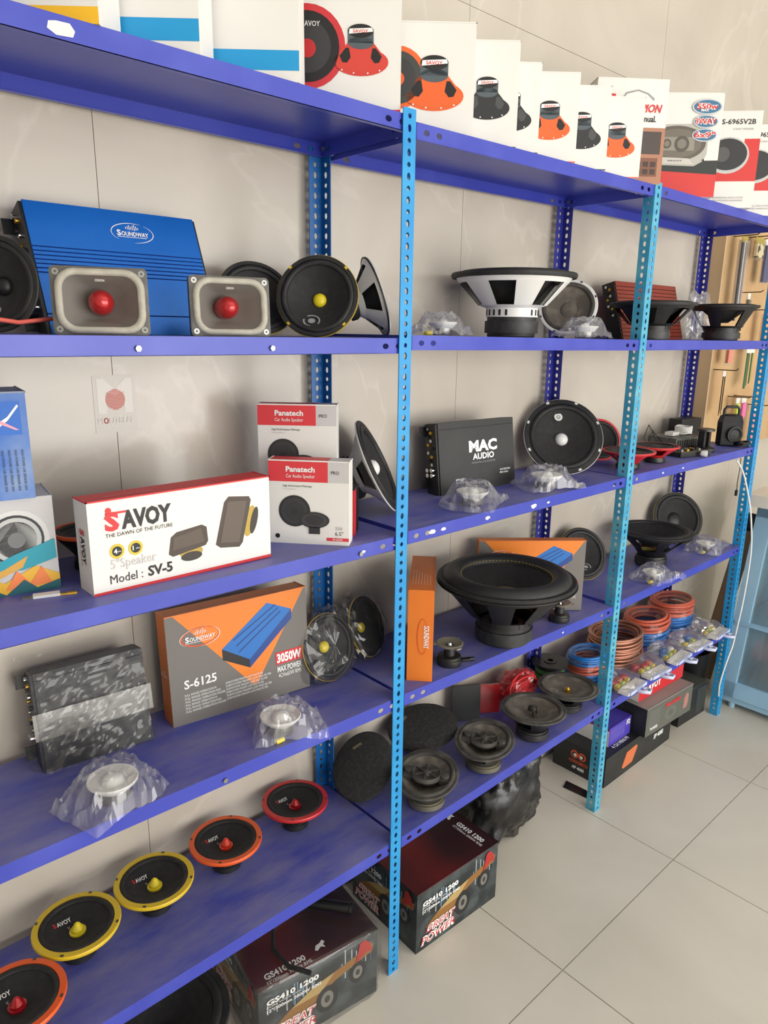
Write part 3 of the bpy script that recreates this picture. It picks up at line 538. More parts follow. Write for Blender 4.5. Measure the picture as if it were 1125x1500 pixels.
# --- lowest middle shelf
def six_nine(label, x, y, rz, grille=False, M=None, bd=(-.055,.042,.5)):
    z = top(1, 5, x); M = M or up(x, y, z, rz)
    t = speaker('oval_speaker', label, 'speaker', M, .122, .092, DUSTB, cone=DUSTY, basket=DUSTB, magnet=mat('dusty_steel', (120,116,102), .5, .5), hub=('coax',DUSTB,.38), oval=.74, mr=.44, mh=.26, nsp=4, wide=.6, surround=DUSTB, dep=.03, group='dusty oval speakers')
    if grille:
        g = MB(); g.lathe([(.122,.09),(.125,.094),(.122,.1),(.1,.108),(.06,.112),(0,.114)], 44, sx=1, sy=.76); gr = g.build('grille', mat('grille_cloth', (30,30,30), .85, rgb2=(44,43,41), scale=90, bump=.4), t)
        g = MB(); g.obox(Matrix.Translation((bd[0],bd[1],.1085)) @ Matrix.Rotation(bd[2], 4, 'Z'), .034, .009, .006); g.build('badge', mat('brass_badge', (130,118,92), .5, .6), gr)
six_nine('dusty oval three-way speaker nearest the first post on the lowest middle shelf', .16, .06, radians(35)); six_nine('dusty oval three-way speaker between the other oval one and the round ones', .414, .062, radians(30))
six_nine('oval speaker under black grille, left one behind the first front post', .075, .222, 0, True, facing((.058,.212,.508),40,60,.092) @ Matrix.Rotation(radians(70), 4, 'Z') @ Matrix.Scale(.88, 4), (.05,.04,-.6)); six_nine('oval speaker under black grille, right one beside the black upright panel', .31, .215, 0, True, facing((.315,.226,.522),30,70,.092) @ Matrix.Rotation(radians(15), 4, 'Z') @ Matrix.Scale(.93, 4))
DM = dict(cone=DUSTY, basket=BLK, magnet=FERR, surround=DUSTB, nsp=4, mr=.5, mh=.32, wide=.55)
speaker('midrange_speaker', 'dusty brown-coned round speaker face up between the oval and gold-plug ones', 'speaker', up(.66,.062,top(1,5,.66),.2), .106, .1, DUSTB, hub=('coax',DUSTB,.12), rimw=.08, dep=.03, **DM)
speaker('midrange_speaker', 'dusty round speaker with gold phase plug face up beside the second post', 'speaker', up(.893,.085,top(1,5,.89),.5), .106, .085, DUSTB, hub=('bullet',GOLD,.09), rimw=.08, dep=.02, text=[('SAVOY',-.045,.03,.01,.035,GREYT)], **DM)
g = MB(); g.box(0,.1,0,.012,0,.13); o = g.build('black_sheet', CARDB); o.location = (.52,.29,top(1,5,.5)); o.rotation_euler = (radians(-3),0,-.55); tag(o, 'thin black upright panel behind the dusty speakers on lowest middle shelf', 'panel')
REDF = film_mat('red_film', .25, (220,30,34), .1); REDC = mat('red_cloth', (196,22,26), .4, bump=.5, scale=30)
def crumple(name, label, cat, loc, sx, sy, sz, seed, m, wrap=None, amp_=.4, rz=0, sub='contents'):
    t = thing(name, label, cat, loc=loc, rz=rz); crinkle(sub, t, 0, 0, sz*.92, sx, sy, sz, seed, m, amp_, True, 26, 16)
    if wrap: crinkle('plastic_bag', t, 0, 0, sz, sx*1.12, sy*1.12, sz*1.12, seed+1, wrap, amp_*.7)
    return t
t = crumple('red_cable_bag', 'bright red cable bundle in a clear bag behind the dusty round speakers', 'cable', (.8,.235,top(1,5,.8)), .075, .045, .055, 31, REDC, FILM2)
for k in range(9):
    g = MB(); rr_ = .03+.004*k; g.tube([(-.01+rr_*1.4*cos(q*.5+k), -.03+.012*sin(k*2)+.01*cos(q), .065+rr_*.9*sin(q*.5+k)) for q in range(9)], .0035, 6); g.build('cable_loop', REDC, t)
g = MB(); g.box(-.045,.045,-.006,.006,0,.1); o = g.build('red_pouch', mat('dark_red_film', (150,24,30), .2)); o.location = (.66,.255,top(1,5,.66)); o.rotation_euler = (radians(-8),0,-.6); tag(o, 'flat dark red translucent pouch standing beside the black upright panel', 'pouch')
t = thing('cable_spool', 'black plastic spool with green cable behind the gold-plug speaker', 'spool', loc=(1.005,.238,max(top(1,5,1.0),top(2,5,1.0))))
g = MB(); g.lathe([(.02,.075),(.02,.085),(.066,.085),(.066,.075),(.02,.075)], 32); g.lathe([(.066,.0),(.066,.01),(.02,.01),(.02,.0),(.066,0)], 32); g.lathe([(.024,.01),(.024,.088),(.012,.088),(.012,.02)], 20); g.build('flanged_reel', BLK, t)
for k in range(7): g = MB(); g.lathe([(.05+.004*cos(a_*pi/4), .016+.0085*k+.004*sin(a_*pi/4)) for a_ in range(9)], 28); g.build('cable_turn', mat('green_cable', (70,130,60), .5) if k % 3 else BLK, t)
# --- coils of cable, right bay of the lowest shelf
def coil(name, label, x, y, z, R, turns, layers, m, r=.0045, rz=0, ey=.8, wrap=True, group=None, tilt=0):
    t = thing(name, label, 'cable', Matrix.Translation((x,y,z)) @ Matrix.Rotation(tilt, 4, 'X') @ Matrix.Rotation(rz, 4, 'Z'), group); rd = random.Random(int(R*1e4)+turns)
    for l in range(layers):
        mm = m[l % len(m)]
        for k in range(turns):
            ra = R-r*1.9*(k % 3)+rd.uniform(-.004,.004); zz = r+.0018*r/.0045+(l*turns+k)*r*1.05; ox, oy, ti = rd.uniform(-.004,.004), rd.uniform(-.004,.004), rd.uniform(-.04,.04)
            g = MB(); g.tube([(ox+ra*cos(2*pi*q/28), oy+ra*ey*sin(2*pi*q/28), max(r, zz+ti*ra*cos(2*pi*q/28+k))) for q in range(29)], r, 7, cap=False); g.build('cable_turn', mm, t)
    if wrap: crinkle('plastic_bag', t, 0, 0, layers*turns*r*.55, R*1.08, R*1.08*ey, layers*turns*r*.62+.004, int(R*1000), FILM2, .12, True, 28, 10, 3)
    return t
CB = mat('blue_cable', (26,112,190), .35); CO = mat('orange_cable', (196,92,66), .4)
Z5 = top(2,5,1.3)
coil('cable_coil', 'bagged blue and brown cable coil half hidden behind the second post', 1.165, .18, Z5, .084, 5, 3, [CB, CO, CB], .006, group='cable coils')
coil('cable_coil', 'loose coil of copper-coloured speaker cable, largest coil right of the second post', 1.378, .185, Z5, .122, 11, 2, [COPPER], .0052, wrap=False, group='cable coils')
coil('cable_coil', 'bagged orange-over-blue cable coil right of the copper coil', 1.66, .2, Z5, .105, 8, 2, [CB, CO], .0065, group='cable coils')
coil('cable_coil', 'bagged orange-over-blue cable coil furthest right on the lowest shelf', 1.9, .21, Z5, .11, 8, 2, [CB, CO], .007, group='cable coils')
HOOK = mat('translucent_hook_plastic', (196,204,232), .3)
def pack(label, x, y, rz, cols, seed, z=None, lift=.0):
    t = thing('accessory_pack', label, 'package', loc=(x,y,z or top(2,5,x)), rz=rz, group='hook-top accessory packs'); t.scale = (1.28,1.12,1.5); rd = random.Random(seed)
    g = MB(); g.box(-.055,.055,-.062,-.025,.004,.012); g.build('header_card', CARD, t)
    g = MB(); hk = [(-.01,-.06,.01),(-.012,-.085,.01),(0,-.105,.01),(.016,-.1,.01),(.018,-.084,.01),(.008,-.078,.01)]; g.tube(hk, .0045, 8); g.box(-.05,.05,-.068,-.058,.006,.014); g.build('hanger_hook', HOOK, t)
    for k, c in enumerate(cols):
        g = MB(); x0 = -.045+.09*k/max(1, len(cols)); g.lathe([(0,0),(.013,0),(.014,.01),(.011,.016),(0,.018)], 12, c=(x0+.012,.01+rd.uniform(-.01,.014),.003)); g.build('fitting', c, t)
        g = MB(); g.box(x0,x0+.016,-.018,-.006,.004,.016); g.build('fuse', (YELB, mat('lime_plastic', (190,205,60), .4))[k % 2], t)
    crinkle('plastic_bag', t, 0, .005, .014, .062, .06, .02, seed, FILM, .22)
BCAB = [CB, CO]
pack('hook-top pack with red fitting below the blue and brown coil', 1.185, .046, .05, [RED, CO, RED], 41); pack('hook-top pack with red fittings below the copper coil', 1.372, .046, -.06, [RED, INKR, CO], 42)
pack('hook-top pack with blue fittings between copper and orange coils', 1.56, .048, .06, [CB, CB, WPL], 43); pack('hook-top pack with white card in front of the orange coil', 1.745, .048, -.06, [WPL, CB], 44); pack('hook-top pack with silver foil at the right end of the lowest shelf', 1.93, .05, .05, [CHROME, CHROME, WPL], 45)
# ---------------------------------------------------------------- cartons
ORC = mat('orange_carton', (226,122,36), .45, rgb2=(216,108,30), scale=4); GRC = mat('grey_carton', (112,108,104), .5)
def soundway_carton(label, loc, rz, w, d, h, lean):
    t, p = carton('amplifier_carton', label, 'carton', loc, rz, w, d, h, (GRC,ORC,GRC,ORC,GRC,ORC), lean, 'orange and grey amplifier cartons')
    p.poly('front', [(w*.05,h*.998),(w*.985,h*.998),(w*.6,h*.08+h*.12),(w*.56,h*.2)], ink(232,128,32), lay=1)
    p.poly('front', [(w*.36,h*.6),(w*.7,h*.93),(w*.88,h*.82),(w*.55,h*.44)], ink(28,110,190), 'printed_picture', 2); p.poly('front', [(w*.36,h*.6),(w*.55,h*.44),(w*.55,h*.36),(w*.36,h*.5)], INKK, 'printed_picture', 2)
    p.poly('front', [(w*.55,h*.44),(w*.88,h*.82),(w*.88,h*.73),(w*.55,h*.36)], ink(22,66,140), 'printed_picture', 2)
    for k in range(3): q = .06*k; p.poly('front', [(w*(.44+q*.3),h*(.66-q)),(w*(.76+q*.3),h*(.9-q*.6)),(w*(.765+q*.3),h*(.892-q*.6)),(w*(.445+q*.3),h*(.65-q))], ink(16,60,130), 'printed_picture', 3)
    soundway(p, 'front', w*.22, h*.74, w*.2, INKW); oval_line(p, 'front', w*.22, h*.77, w*.13, h*.085, ink(214,80,20), 0, 2*pi, .0035)
    p.text('front', 'S-6125', w*.09, h*.33, h*.075, INKW, bold=.02); p.rect('front', w*.74, w*.95, h*.31, h*.43, INKR, lay=2); p.text('front', '3050W', w*.75, h*.33, h*.08, INKW, width=w*.19, bold=.04)
    p.text('front', 'MAX POWER', w*.75, h*.235, h*.055, INKW, width=w*.19, bold=.02); p.text('front', '4CHx65W RMS', w*.755, h*.18, h*.04, INKW, width=w*.18)
    for k in range(6):
        p.text('front', '. FULL RANGE OPERATION MOSFET'[:24+k % 3*2], w*.08, h*(.26-.03*k), h*.02, INKW, width=w*(.22+.03*(k % 3))); p.text('front', '. SUBWOOFER PREAMP LOW PASS FILTER', w*.36, h*(.27-.03*k), h*.02, INKW, width=w*(.28+.03*((k*2) % 3)))
    soundway(p, 'left', d*.5, h*.45, d*.7, INKW, False); p.build(t); return t, p
soundway_carton('orange and grey S-6125 amplifier carton with printed blue amplifier on fourth shelf', (-.502,.218,top(0,4,-.33)), radians(-6), .354, .055, .262, radians(4))
soundway_carton('orange and grey amplifier carton leaning behind the very large subwoofer', (.6,.272,top(1,4,.74)), radians(-40), .352, .04, .24, radians(1))
t, p = carton('amplifier_carton', 'orange amplifier carton standing on end beside the first front post', 'carton', (.065,.052,top(1,4,.1)), radians(-47), .066, .285, .25, (ORC,ORC,ORC,GRC,GRC,CARDG), 0, 'orange and grey amplifier cartons')
vs, fs, L = text_geo('SOUNDWAY', .02)
p.text('front', 'SOUNDWAY', .042, .155, .013, INKW, width=.062, bold=.02, rot=-pi/2); oval_line(p, 'front', .038, .125, .014, .05, ink(210,84,24), 0, 2*pi, .0025)
for k in range(7): p.rect('top', .008+.0075*k, .0095+.0075*k, .04, .16-.008*k, ink(236,190,150), 'lettering', 2)
p.build(t)
# SAVOY long box
t, p = carton('speaker_carton', 'white SAVOY SV-5 speaker carton lying on its long side on third shelf', 'carton', (-.708,.05,top(0,3,-.53)), 0, .366, .062, .17, (INKR,INKR,CARD,CARD,CARD,CARD)); w, h = .366, .17
p.rect('front', 0, w, 0, .006, INKR)
p.text('front', 'S', .028, .116, .03, INKR, width=.026, bold=.05); p.disc('front', .036, .151, .0055, .0055, INKR, 'lettering'); p.rect('front', .03, .068, .1435, .1475, INKR, 'lettering'); p.text('front', 'AVOY', .058, .116, .03, INKK, width=.094, bold=.045)
p.text('front', 'THE DAWN OF THE FUTURE', .028, .103, .007, INKK, width=.125); p.text('left', 'S', .024, .118, .016, INKR, width=.012, rot=-pi/2, bold=.03); p.text('left', 'AVOY', .024, .104, .016, INKK, width=.05, rot=-pi/2, bold=.03); p.text('left', 'THE DAWN OF THE FUTURE', .016, .118, .005, INKR, width=.07, rot=-pi/2)
for a_, s_ in ((.046,'4'),(.08,'1')): p.disc('front', a_, .076, .0135, .0135, ink(206,184,50), lay=2); p.disc('front', a_, .076, .009, .009, INKK, lay=3); p.text('front', s_, a_-.006, .0725, .008, INKW, bold=.03, lay=4); p.text('front', 'ohm', a_, .074, .003, INKW, lay=4)
p.text('front', '5"Speaker', .033, .045, .017, ink(196,194,194), width=.085, bold=.01); p.text('front', 'Model : ', .03, .018, .016, INKK, width=.06); p.text('front', 'SV-5', .1, .018, .018, INKK, bold=.03, width=.048)
BRN = ink(70,58,50); p.poly('front', [(.142,.05),(.148,.082),(.16,.09),(.212,.096),(.222,.09),(.224,.062),(.218,.054),(.15,.044)], BRN, 'printed_picture', 2); p.poly('front', [(.15,.056),(.153,.08),(.21,.09),(.216,.062)], ink(86,74,64), 'printed_picture', 3)
p.disc('front', .188, .046, .024, .012, ink(176,150,60), lay=1); p.disc('front', .188, .038, .022, .009, ink(52,46,40), lay=1.5)
p.poly('front', [(.24,.05),(.262,.132),(.272,.142),(.318,.136),(.322,.128),(.3,.044),(.292,.036),(.25,.042)], BRN, 'printed_picture', 2); p.poly('front', [(.25,.052),(.27,.132),(.312,.128),(.292,.046)], ink(92,80,70), 'printed_picture', 3); p.disc('front', .318, .085, .012, .032, ink(180,152,60), lay=1, rot=-.25); p.disc('front', .328, .085, .008, .028, ink(52,46,40), lay=1.5, rot=-.25)
p.text('top', 'SAVOY CAR AUDIO', .04, .02, .01, ink(226,130,128), width=.09); p.build(t)
# Panatech cartons
REDP = ink(214,58,66); LG = ink(196,194,194)
def panatech(label, loc, rz):
    w, d, h = .178, .046, .187; t, p = carton('speaker_carton', label, 'carton', loc, rz, w, d, h, (CARD,CARD,CARD,CARD,CARD,INKR), 0, 'red and white midrange cartons')
    p.rect('front', 0, w*.74, h*.75, h, REDP); p.rect('front', w*.74, w, h*.75, h, LG); p.rect('top', 0, w*.74, 0, d, REDP); p.rect('top', w*.74, w, 0, d, LG)
    p.text('front', 'Panatech', w*.22, h*.87, h*.06, INKW, width=w*.36, bold=.03); p.text('front', 'Car Audio Speaker', w*.22, h*.80, h*.04, INKW, width=w*.36); p.text('front', 'PRO', w*.78, h*.85, h*.04, INKK, width=w*.1)
    p.text('front', 'High Performance Midrange', w*.18, h*.69, h*.024, INKK, width=w*.36); p.text('front', 'Loud speakers', w*.18, h*.655, h*.02, LG, width=w*.17)
    pic_speaker(p, 'front', w*.32, h*.4, w*.2, ink(44,44,46), ink(58,58,60)); pic_speaker(p, 'front', w*.57, h*.3, w*.19, ink(50,50,52), ink(66,66,68), .55, lay=6); p.rect('front', w*.5, w*.64, h*.13, h*.22, ink(50,50,52), 'printed_picture', 6)
    p.text('front', '250', w*.83, h*.19, h*.035, GREYT, width=w*.09); p.text('front', '6.5"', w*.83, h*.12, h*.045, INKK, width=w*.1); p.rect('front', w*.72, w, h*.05, h*.09, REDP, lay=2); p.text('front', 'PP-6500M', w*.8, h*.057, h*.025, INKW, width=w*.12); p.disc('front', w*.1, h*.09, w*.03, w*.03, INKK); p.build(t)
z3 = top(0,3,-.22)
panatech('red and white Panatech carton standing in front, beside the SAVOY carton', (-.281,.144,z3), radians(-49.4)); panatech('red and white Panatech carton standing higher behind its twin', (-.255,.222,z3+.112), radians(-45))
t, p = carton('speaker_carton', 'red and black carton mostly hidden behind the front Panatech carton', 'carton', (-.235,.208,z3), radians(-49.4), .195, .065, .11, (CARDB,CARDB,INKR,INKR,CARDB,CARDB)); p.rect('right', .03, .065, .0, .11, INKK); p.build(t)
# colourful cartons at the left
SKYB = mat('gradient_blue_carton', (60,110,190), .5, rgb2=(140,160,190), scale=5)
t, p = carton('speaker_carton', 'grey carton printed with a round speaker and colourful mountains at the left edge', 'carton', (-.92,.168,z3+.002), radians(-9), .188, .12, .172, (CARD,LG,LG,ink(34,74,160),LG,LG))
w, h = .188, .172; pic_speaker(p, 'front', .125, .1, .053, ink(210,210,208), ink(40,44,50), hub=ink(120,120,120)); p.disc('front', .125, .1, .04, .04, ink(186,188,186), lay=4); p.disc('front', .125, .1, .014, .014, ink(110,112,112), lay=6)
p.poly('front', [(0,0),(w,0),(w,.03),(.15,.05),(.1,.025),(.05,.05),(0,.03)], ink(228,176,52), 'printed_picture', 5); p.poly('front', [(.06,.05),(.12,.075),(.185,.095),(.186,.06),(.13,.045)], ink(30,150,170), 'printed_picture', 6); p.poly('front', [(.03,.03),(.1,.05),(.14,.07),(.13,.05),(.06,.022)], ink(210,160,70), 'printed_picture', 7)
p.poly('front', [(0,0),(.02,.03),(.04,.005),(.07,.024),(.1,.004),(.13,.028),(.15,.01),(w,.02),(w,0)], ink(20,90,100), 'printed_picture', 8); p.poly('front', [(.1,.012),(.12,.045),(.14,.02),(.16,.048),(.175,.015)], ink(236,130,70), 'printed_picture', 7); p.build(t)
t, p = carton('speaker_carton', 'blue carton stacked on the grey speaker-print carton at the left edge', 'carton', (-.95,.16,z3+.176), radians(-9), .19, .125, .18, (ink(60,110,190),ink(140,150,166),SKYB,ink(34,74,160),SKYB,SKYB))
p.rect('front', .125, .18, .11, .165, ink(36,104,196), lay=1); p.poly('front', [(.13,.12),(.16,.14),(.176,.16),(.178,.157),(.16,.134),(.14,.118)], INKW, 'emblem', 2); p.poly('front', [(.135,.135),(.17,.118),(.176,.118),(.14,.14)], ink(226,160,180), 'emblem', 3)
for k in range(4): p.text('front', 'HIGH POWER CAR SPEAKER 2024', .145+.01*k, .085, .004, INKK, width=.07, rot=-pi/2)
p.build(t)
speaker('midrange_speaker', 'orange-rimmed speaker standing in the gap left of the SAVOY carton', 'speaker', up(-.645,.222,z3,.2), .07, .08, ORG, basket=BLK, hub=('dome',ORG,.15), dep=.02)
t = thing('usb_stick', 'white USB stick with metal plug at the front of third shelf', 'usb stick', loc=(-.785,.112,z3), rz=-.28); g = MB(); g.box(-.005,.038,-.008,.008,.001,.009); g.build('body', WPL, t); g = MB(); g.box(-.022,-.005,-.006,.006,.0025,.007); g.build('plug', STEEL, t)
t = thing('audio_adapter', 'small gold adapter plug lying beside the SAVOY carton corner', 'adapter', loc=(-.735,.092,z3), rz=-.35); g = MB(); g.lathe([(0,-.004),(.0045,-.004),(.0045,.012),(0,.012)], 12, c=(0,0,.0047), axis='x'); g.build('barrel', GOLD, t); g = MB(); g.lathe([(.003,-.016),(.003,-.004)], 10, c=(0,0,.0047), axis='x'); g.build('pin', GOLD, t)
g = MB(); g.add([(-.87,.14,z3+.001),(-.835,.138,z3+.001),(-.818,.012,z3+.001),(-.9,.012,z3+.001),(-.87,.14,z3+.0016),(-.835,.138,z3+.0016),(-.818,.012,z3+.0016),(-.9,.012,z3+.0016)], [(0,1,2,3),(4,5,6,7),(0,1,5,4),(1,2,6,5),(2,3,7,6),(3,0,4,7)]); tag(g.build('red_paper', mat('red_paper', (204,66,44), .6)), 'red paper sheet lying at the left front of third shelf', 'paper')
# --- cartons on the top shelf, standing in echelon
def tbox(label, xr, yr, az, w, d, h, top_m=CARD, bottom=CARD, front=CARD, bay=0, name='speaker_carton', side=CARD):
    a_ = radians(az); z = max(top(bay,1,xr), top(min(2,bay),1,xr)); loc = (xr-w*cos(a_), yr+w*sin(a_), z)
    return carton(name, label, 'carton', loc, -a_, w, d, h, (bottom,top_m,front,side,CARD,CARD), 0, 'cartons along the top shelf')
SB = ink(28,150,208)
t, p = tbox('white carton with yellow base at the upper left corner of the top shelf', -.646, -.006, 41, .25, .1, .26, bottom=YEL, bay=0); p.rect('front', 0, .25, 0, .022, ink(238,184,40)); p.build(t)
t, p = tbox('white carton with blue stripe, left of the two on the top shelf', -.483, -.002, 41, .22, .11, .24); p.rect('front', 0, .22, .018, .05, SB); p.build(t)
t, p = tbox('white carton with blue stripe beside the red speaker carton on top shelf', -.29, -.004, 41, .22, .115, .24); p.rect('front', 0, .22, .018, .05, SB); p.build(t)
t, p = tbox('white carton printed with red speakers left of the first post on top shelf', -.035, .005, 41, .25, .13, .26, bottom=INKR); pic_basket(p, 'front', .17, .1, .055, ink(206,64,52)); pic_speaker(p, 'front', .065, .115, .075, ink(200,48,56), hub=ink(190,40,44)); p.text('front', 'AVOY', .06, .15, .009, INKW, width=.03, lay=8); p.rect('front', .12, .25, 0, .006, INKR); p.build(t)
for xr, w, d, h, c, lab, y in ((.192,.21,.082,.226,ink(226,98,40),'large white carton printed with orange speaker right of the first post',.01),(.337,.17,.046,.223,ink(40,40,42),'white carton printed with black speaker beside the large orange one on top',.002),(.422,.17,.085,.197,ink(40,40,42),'narrow visible white carton with black speaker before the small orange pair',.002),(.573,.16,.08,.206,ink(226,98,40),'white carton printed with orange speaker, middle of the top row',-.005),(.713,.16,.09,.203,ink(40,40,42),'white carton printed with black speaker between two orange-print cartons',-.008),(.876,.16,.07,.206,ink(226,98,40),'white carton printed with orange speaker beside the car radio carton',-.015)):
    t, p = tbox(lab, xr, y, 41, w, d, h, bay=1); r = .36*min(w, .15) if xr > .2 else .066; pic_basket(p, 'front', w-r*1.35, h*.42, r, c)
    if xr < .2: pic_speaker(p, 'front', .012+.03, h*.52, .062, c, ink(60,62,60))
    p.rect('front', 0, w, 0, .003, c if c is not ink(40,40,42) else ink(60,90,100)); p.build(t)
RADIO = mat('copper_print', (176,120,92), .5)
t, p = tbox('white carton with car radio print and red car emblem behind the orange-print carton', 1.005, -.012, 38, .21, .07, .275, bay=1, name='radio_carton'); w = .21
p.rect('front', 0, w, 0, .15, ink(168,118,92)); p.rect('front', .12, .2, .08, .14, ink(70,60,56), 'printed_picture', 2); p.rect('front', .125, .195, .02, .07, ink(120,76,56), 'printed_picture', 2)
for k in range(6): p.rect('front', .13+.022*(k % 3), .146+.022*(k % 3), .026+.02*(k//3), .04+.02*(k//3), ink(60,44,38), 'printed_picture', 3)
p.rect('front', .025, .055, .205, .235, INKR, 'emblem', 2); p.text('front', 'R', .028, .208, .024, INKW, bold=.05); p.text('front', 'CHAMPION', .06, .19, .02, INKR, width=.13, bold=.03, shear=.25); p.text('front', 'Manual.', .12, .165, .016, INKK, bold=.02, width=.06)
p.poly('front', [(.07,.22),(.085,.24),(.12,.248),(.15,.24),(.17,.226),(.168,.22),(.148,.236),(.12,.244),(.088,.236),(.075,.22)], GREYT, 'emblem', 2); p.build(t)
t, p = tbox('red and black 550W oval speaker carton on the top shelf', 1.323, -.03, 43, .235, .09, .3, bay=2); w, h = .235, .3
p.rect('front', 0, w, 0, h*.22, ink(206,52,48)); p.poly('front', [(0,h*.22),(w,h*.18),(w,h*.36),(0,h*.34)], ink(40,44,42)); p.poly('front', [(0,h*.2),(w,h*.16),(w,h*.22),(0,h*.26)], ink(206,52,48), lay=2)
p.poly('front', [(w*.0,h*.42),(w*.03,h*.36),(w*.16,h*.31),(w*.68,h*.3),(w*.8,h*.35),(w*.84,h*.42),(w*.84,h*.6),(w*.8,h*.67),(w*.66,h*.71),(w*.18,h*.7),(w*.05,h*.65),(w*.0,h*.58)], ink(178,176,168), 'printed_picture', 3)
p.disc('front', w*.42, h*.52, w*.395, h*.17, ink(92,86,76), lay=4, n=36); p.disc('front', w*.42, h*.52, w*.34, h*.14, ink(110,103,92), lay=5)
p.rect('front', w*.2, w*.66, h*.45, h*.58, ink(142,136,124), 'printed_picture', 6)
p.poly('front', [(w*.16,h*.325),(w*.24,h*.385),(w*.6,h*.375),(w*.68,h*.315)], ink(196,192,184), 'printed_picture', 6); p.text('front', 'SAVOY', w*.32, h*.345, h*.014, INKK, width=w*.2, bold=.02, lay=7)
for k in ((w*.04,h*.66),(w*.8,h*.36),(w*.05,h*.37)): p.disc('front', *k, w*.014, w*.014, INKK, lay=7, n=10)
for k, q in ((-.13,.06),(.07,.1)): p.disc('front', w*(.42+k), h*.515, w*q, w*q, ink(84,78,70), lay=7); p.disc('front', w*(.42+k), h*.515, w*q*.6, w*q*.6, ink(124,117,106), lay=8)
for s_, b_, q in (('550w',.87,.125),('3WAY',.73,.105),('6x9"',.6,.105)):
    p.disc('front', w*.78, h*b_, w*.2*(q/.125), h*.075*(q/.125), ink(196,200,204), lay=9); p.disc('front', w*.78, h*b_, w*.18*(q/.125), h*.063*(q/.125), ink(60,110,146), lay=10); p.text('front', s_, w*.64, h*(b_-.022), h*.05, INKW, width=w*.28, bold=.09, lay=11); p.text('front', s_, w*.64, h*(b_-.022), h*.05, INKR, width=w*.28, bold=.025, lay=12)
p.text('front', 'MAX', w*.7, h*.825, h*.025, INKW, bold=.03, lay=12); p.build(t)
for lab, xr, y in (('white and red RS-6965V2B speaker carton right of the 550W carton', 1.615, -.035), ('white and red speaker carton at the right picture edge on top shelf', 1.85, -.035)):
    t, p = tbox(lab, xr, y, 48, .17, .09, .305, bay=2); w, h = .17, .305
    p.rect('front', 0, w, h*.28, h*.5, ink(206,52,48)); p.rect('front', w*.7, w, h*.5, h*.72, ink(206,52,48)); p.disc('front', w*.4, h*.55, w*.42, h*.19, ink(190,190,188), lay=2); p.disc('front', w*.4, h*.56, w*.38, h*.165, ink(44,44,46), lay=3); p.disc('front', w*.3, h*.56, w*.14, w*.14, ink(80,80,80), lay=4)
    p.text('front', 'RS-6965V2B', w*.14, h*.87, h*.05, INKK, width=w*.74, bold=.015); p.text('front', '3-WAY SPEAKER', w*.45, h*.81, h*.02, GREYT, width=w*.4); p.text('front', 'PROFESSIONAL AUDIO SYSTEM', w*.2, h*.1, h*.018, GREYT, width=w*.6); p.text('front', 'MAX POWER HANDLING', w*.2, h*.07, h*.018, GREYT, width=w*.6); p.build(t)
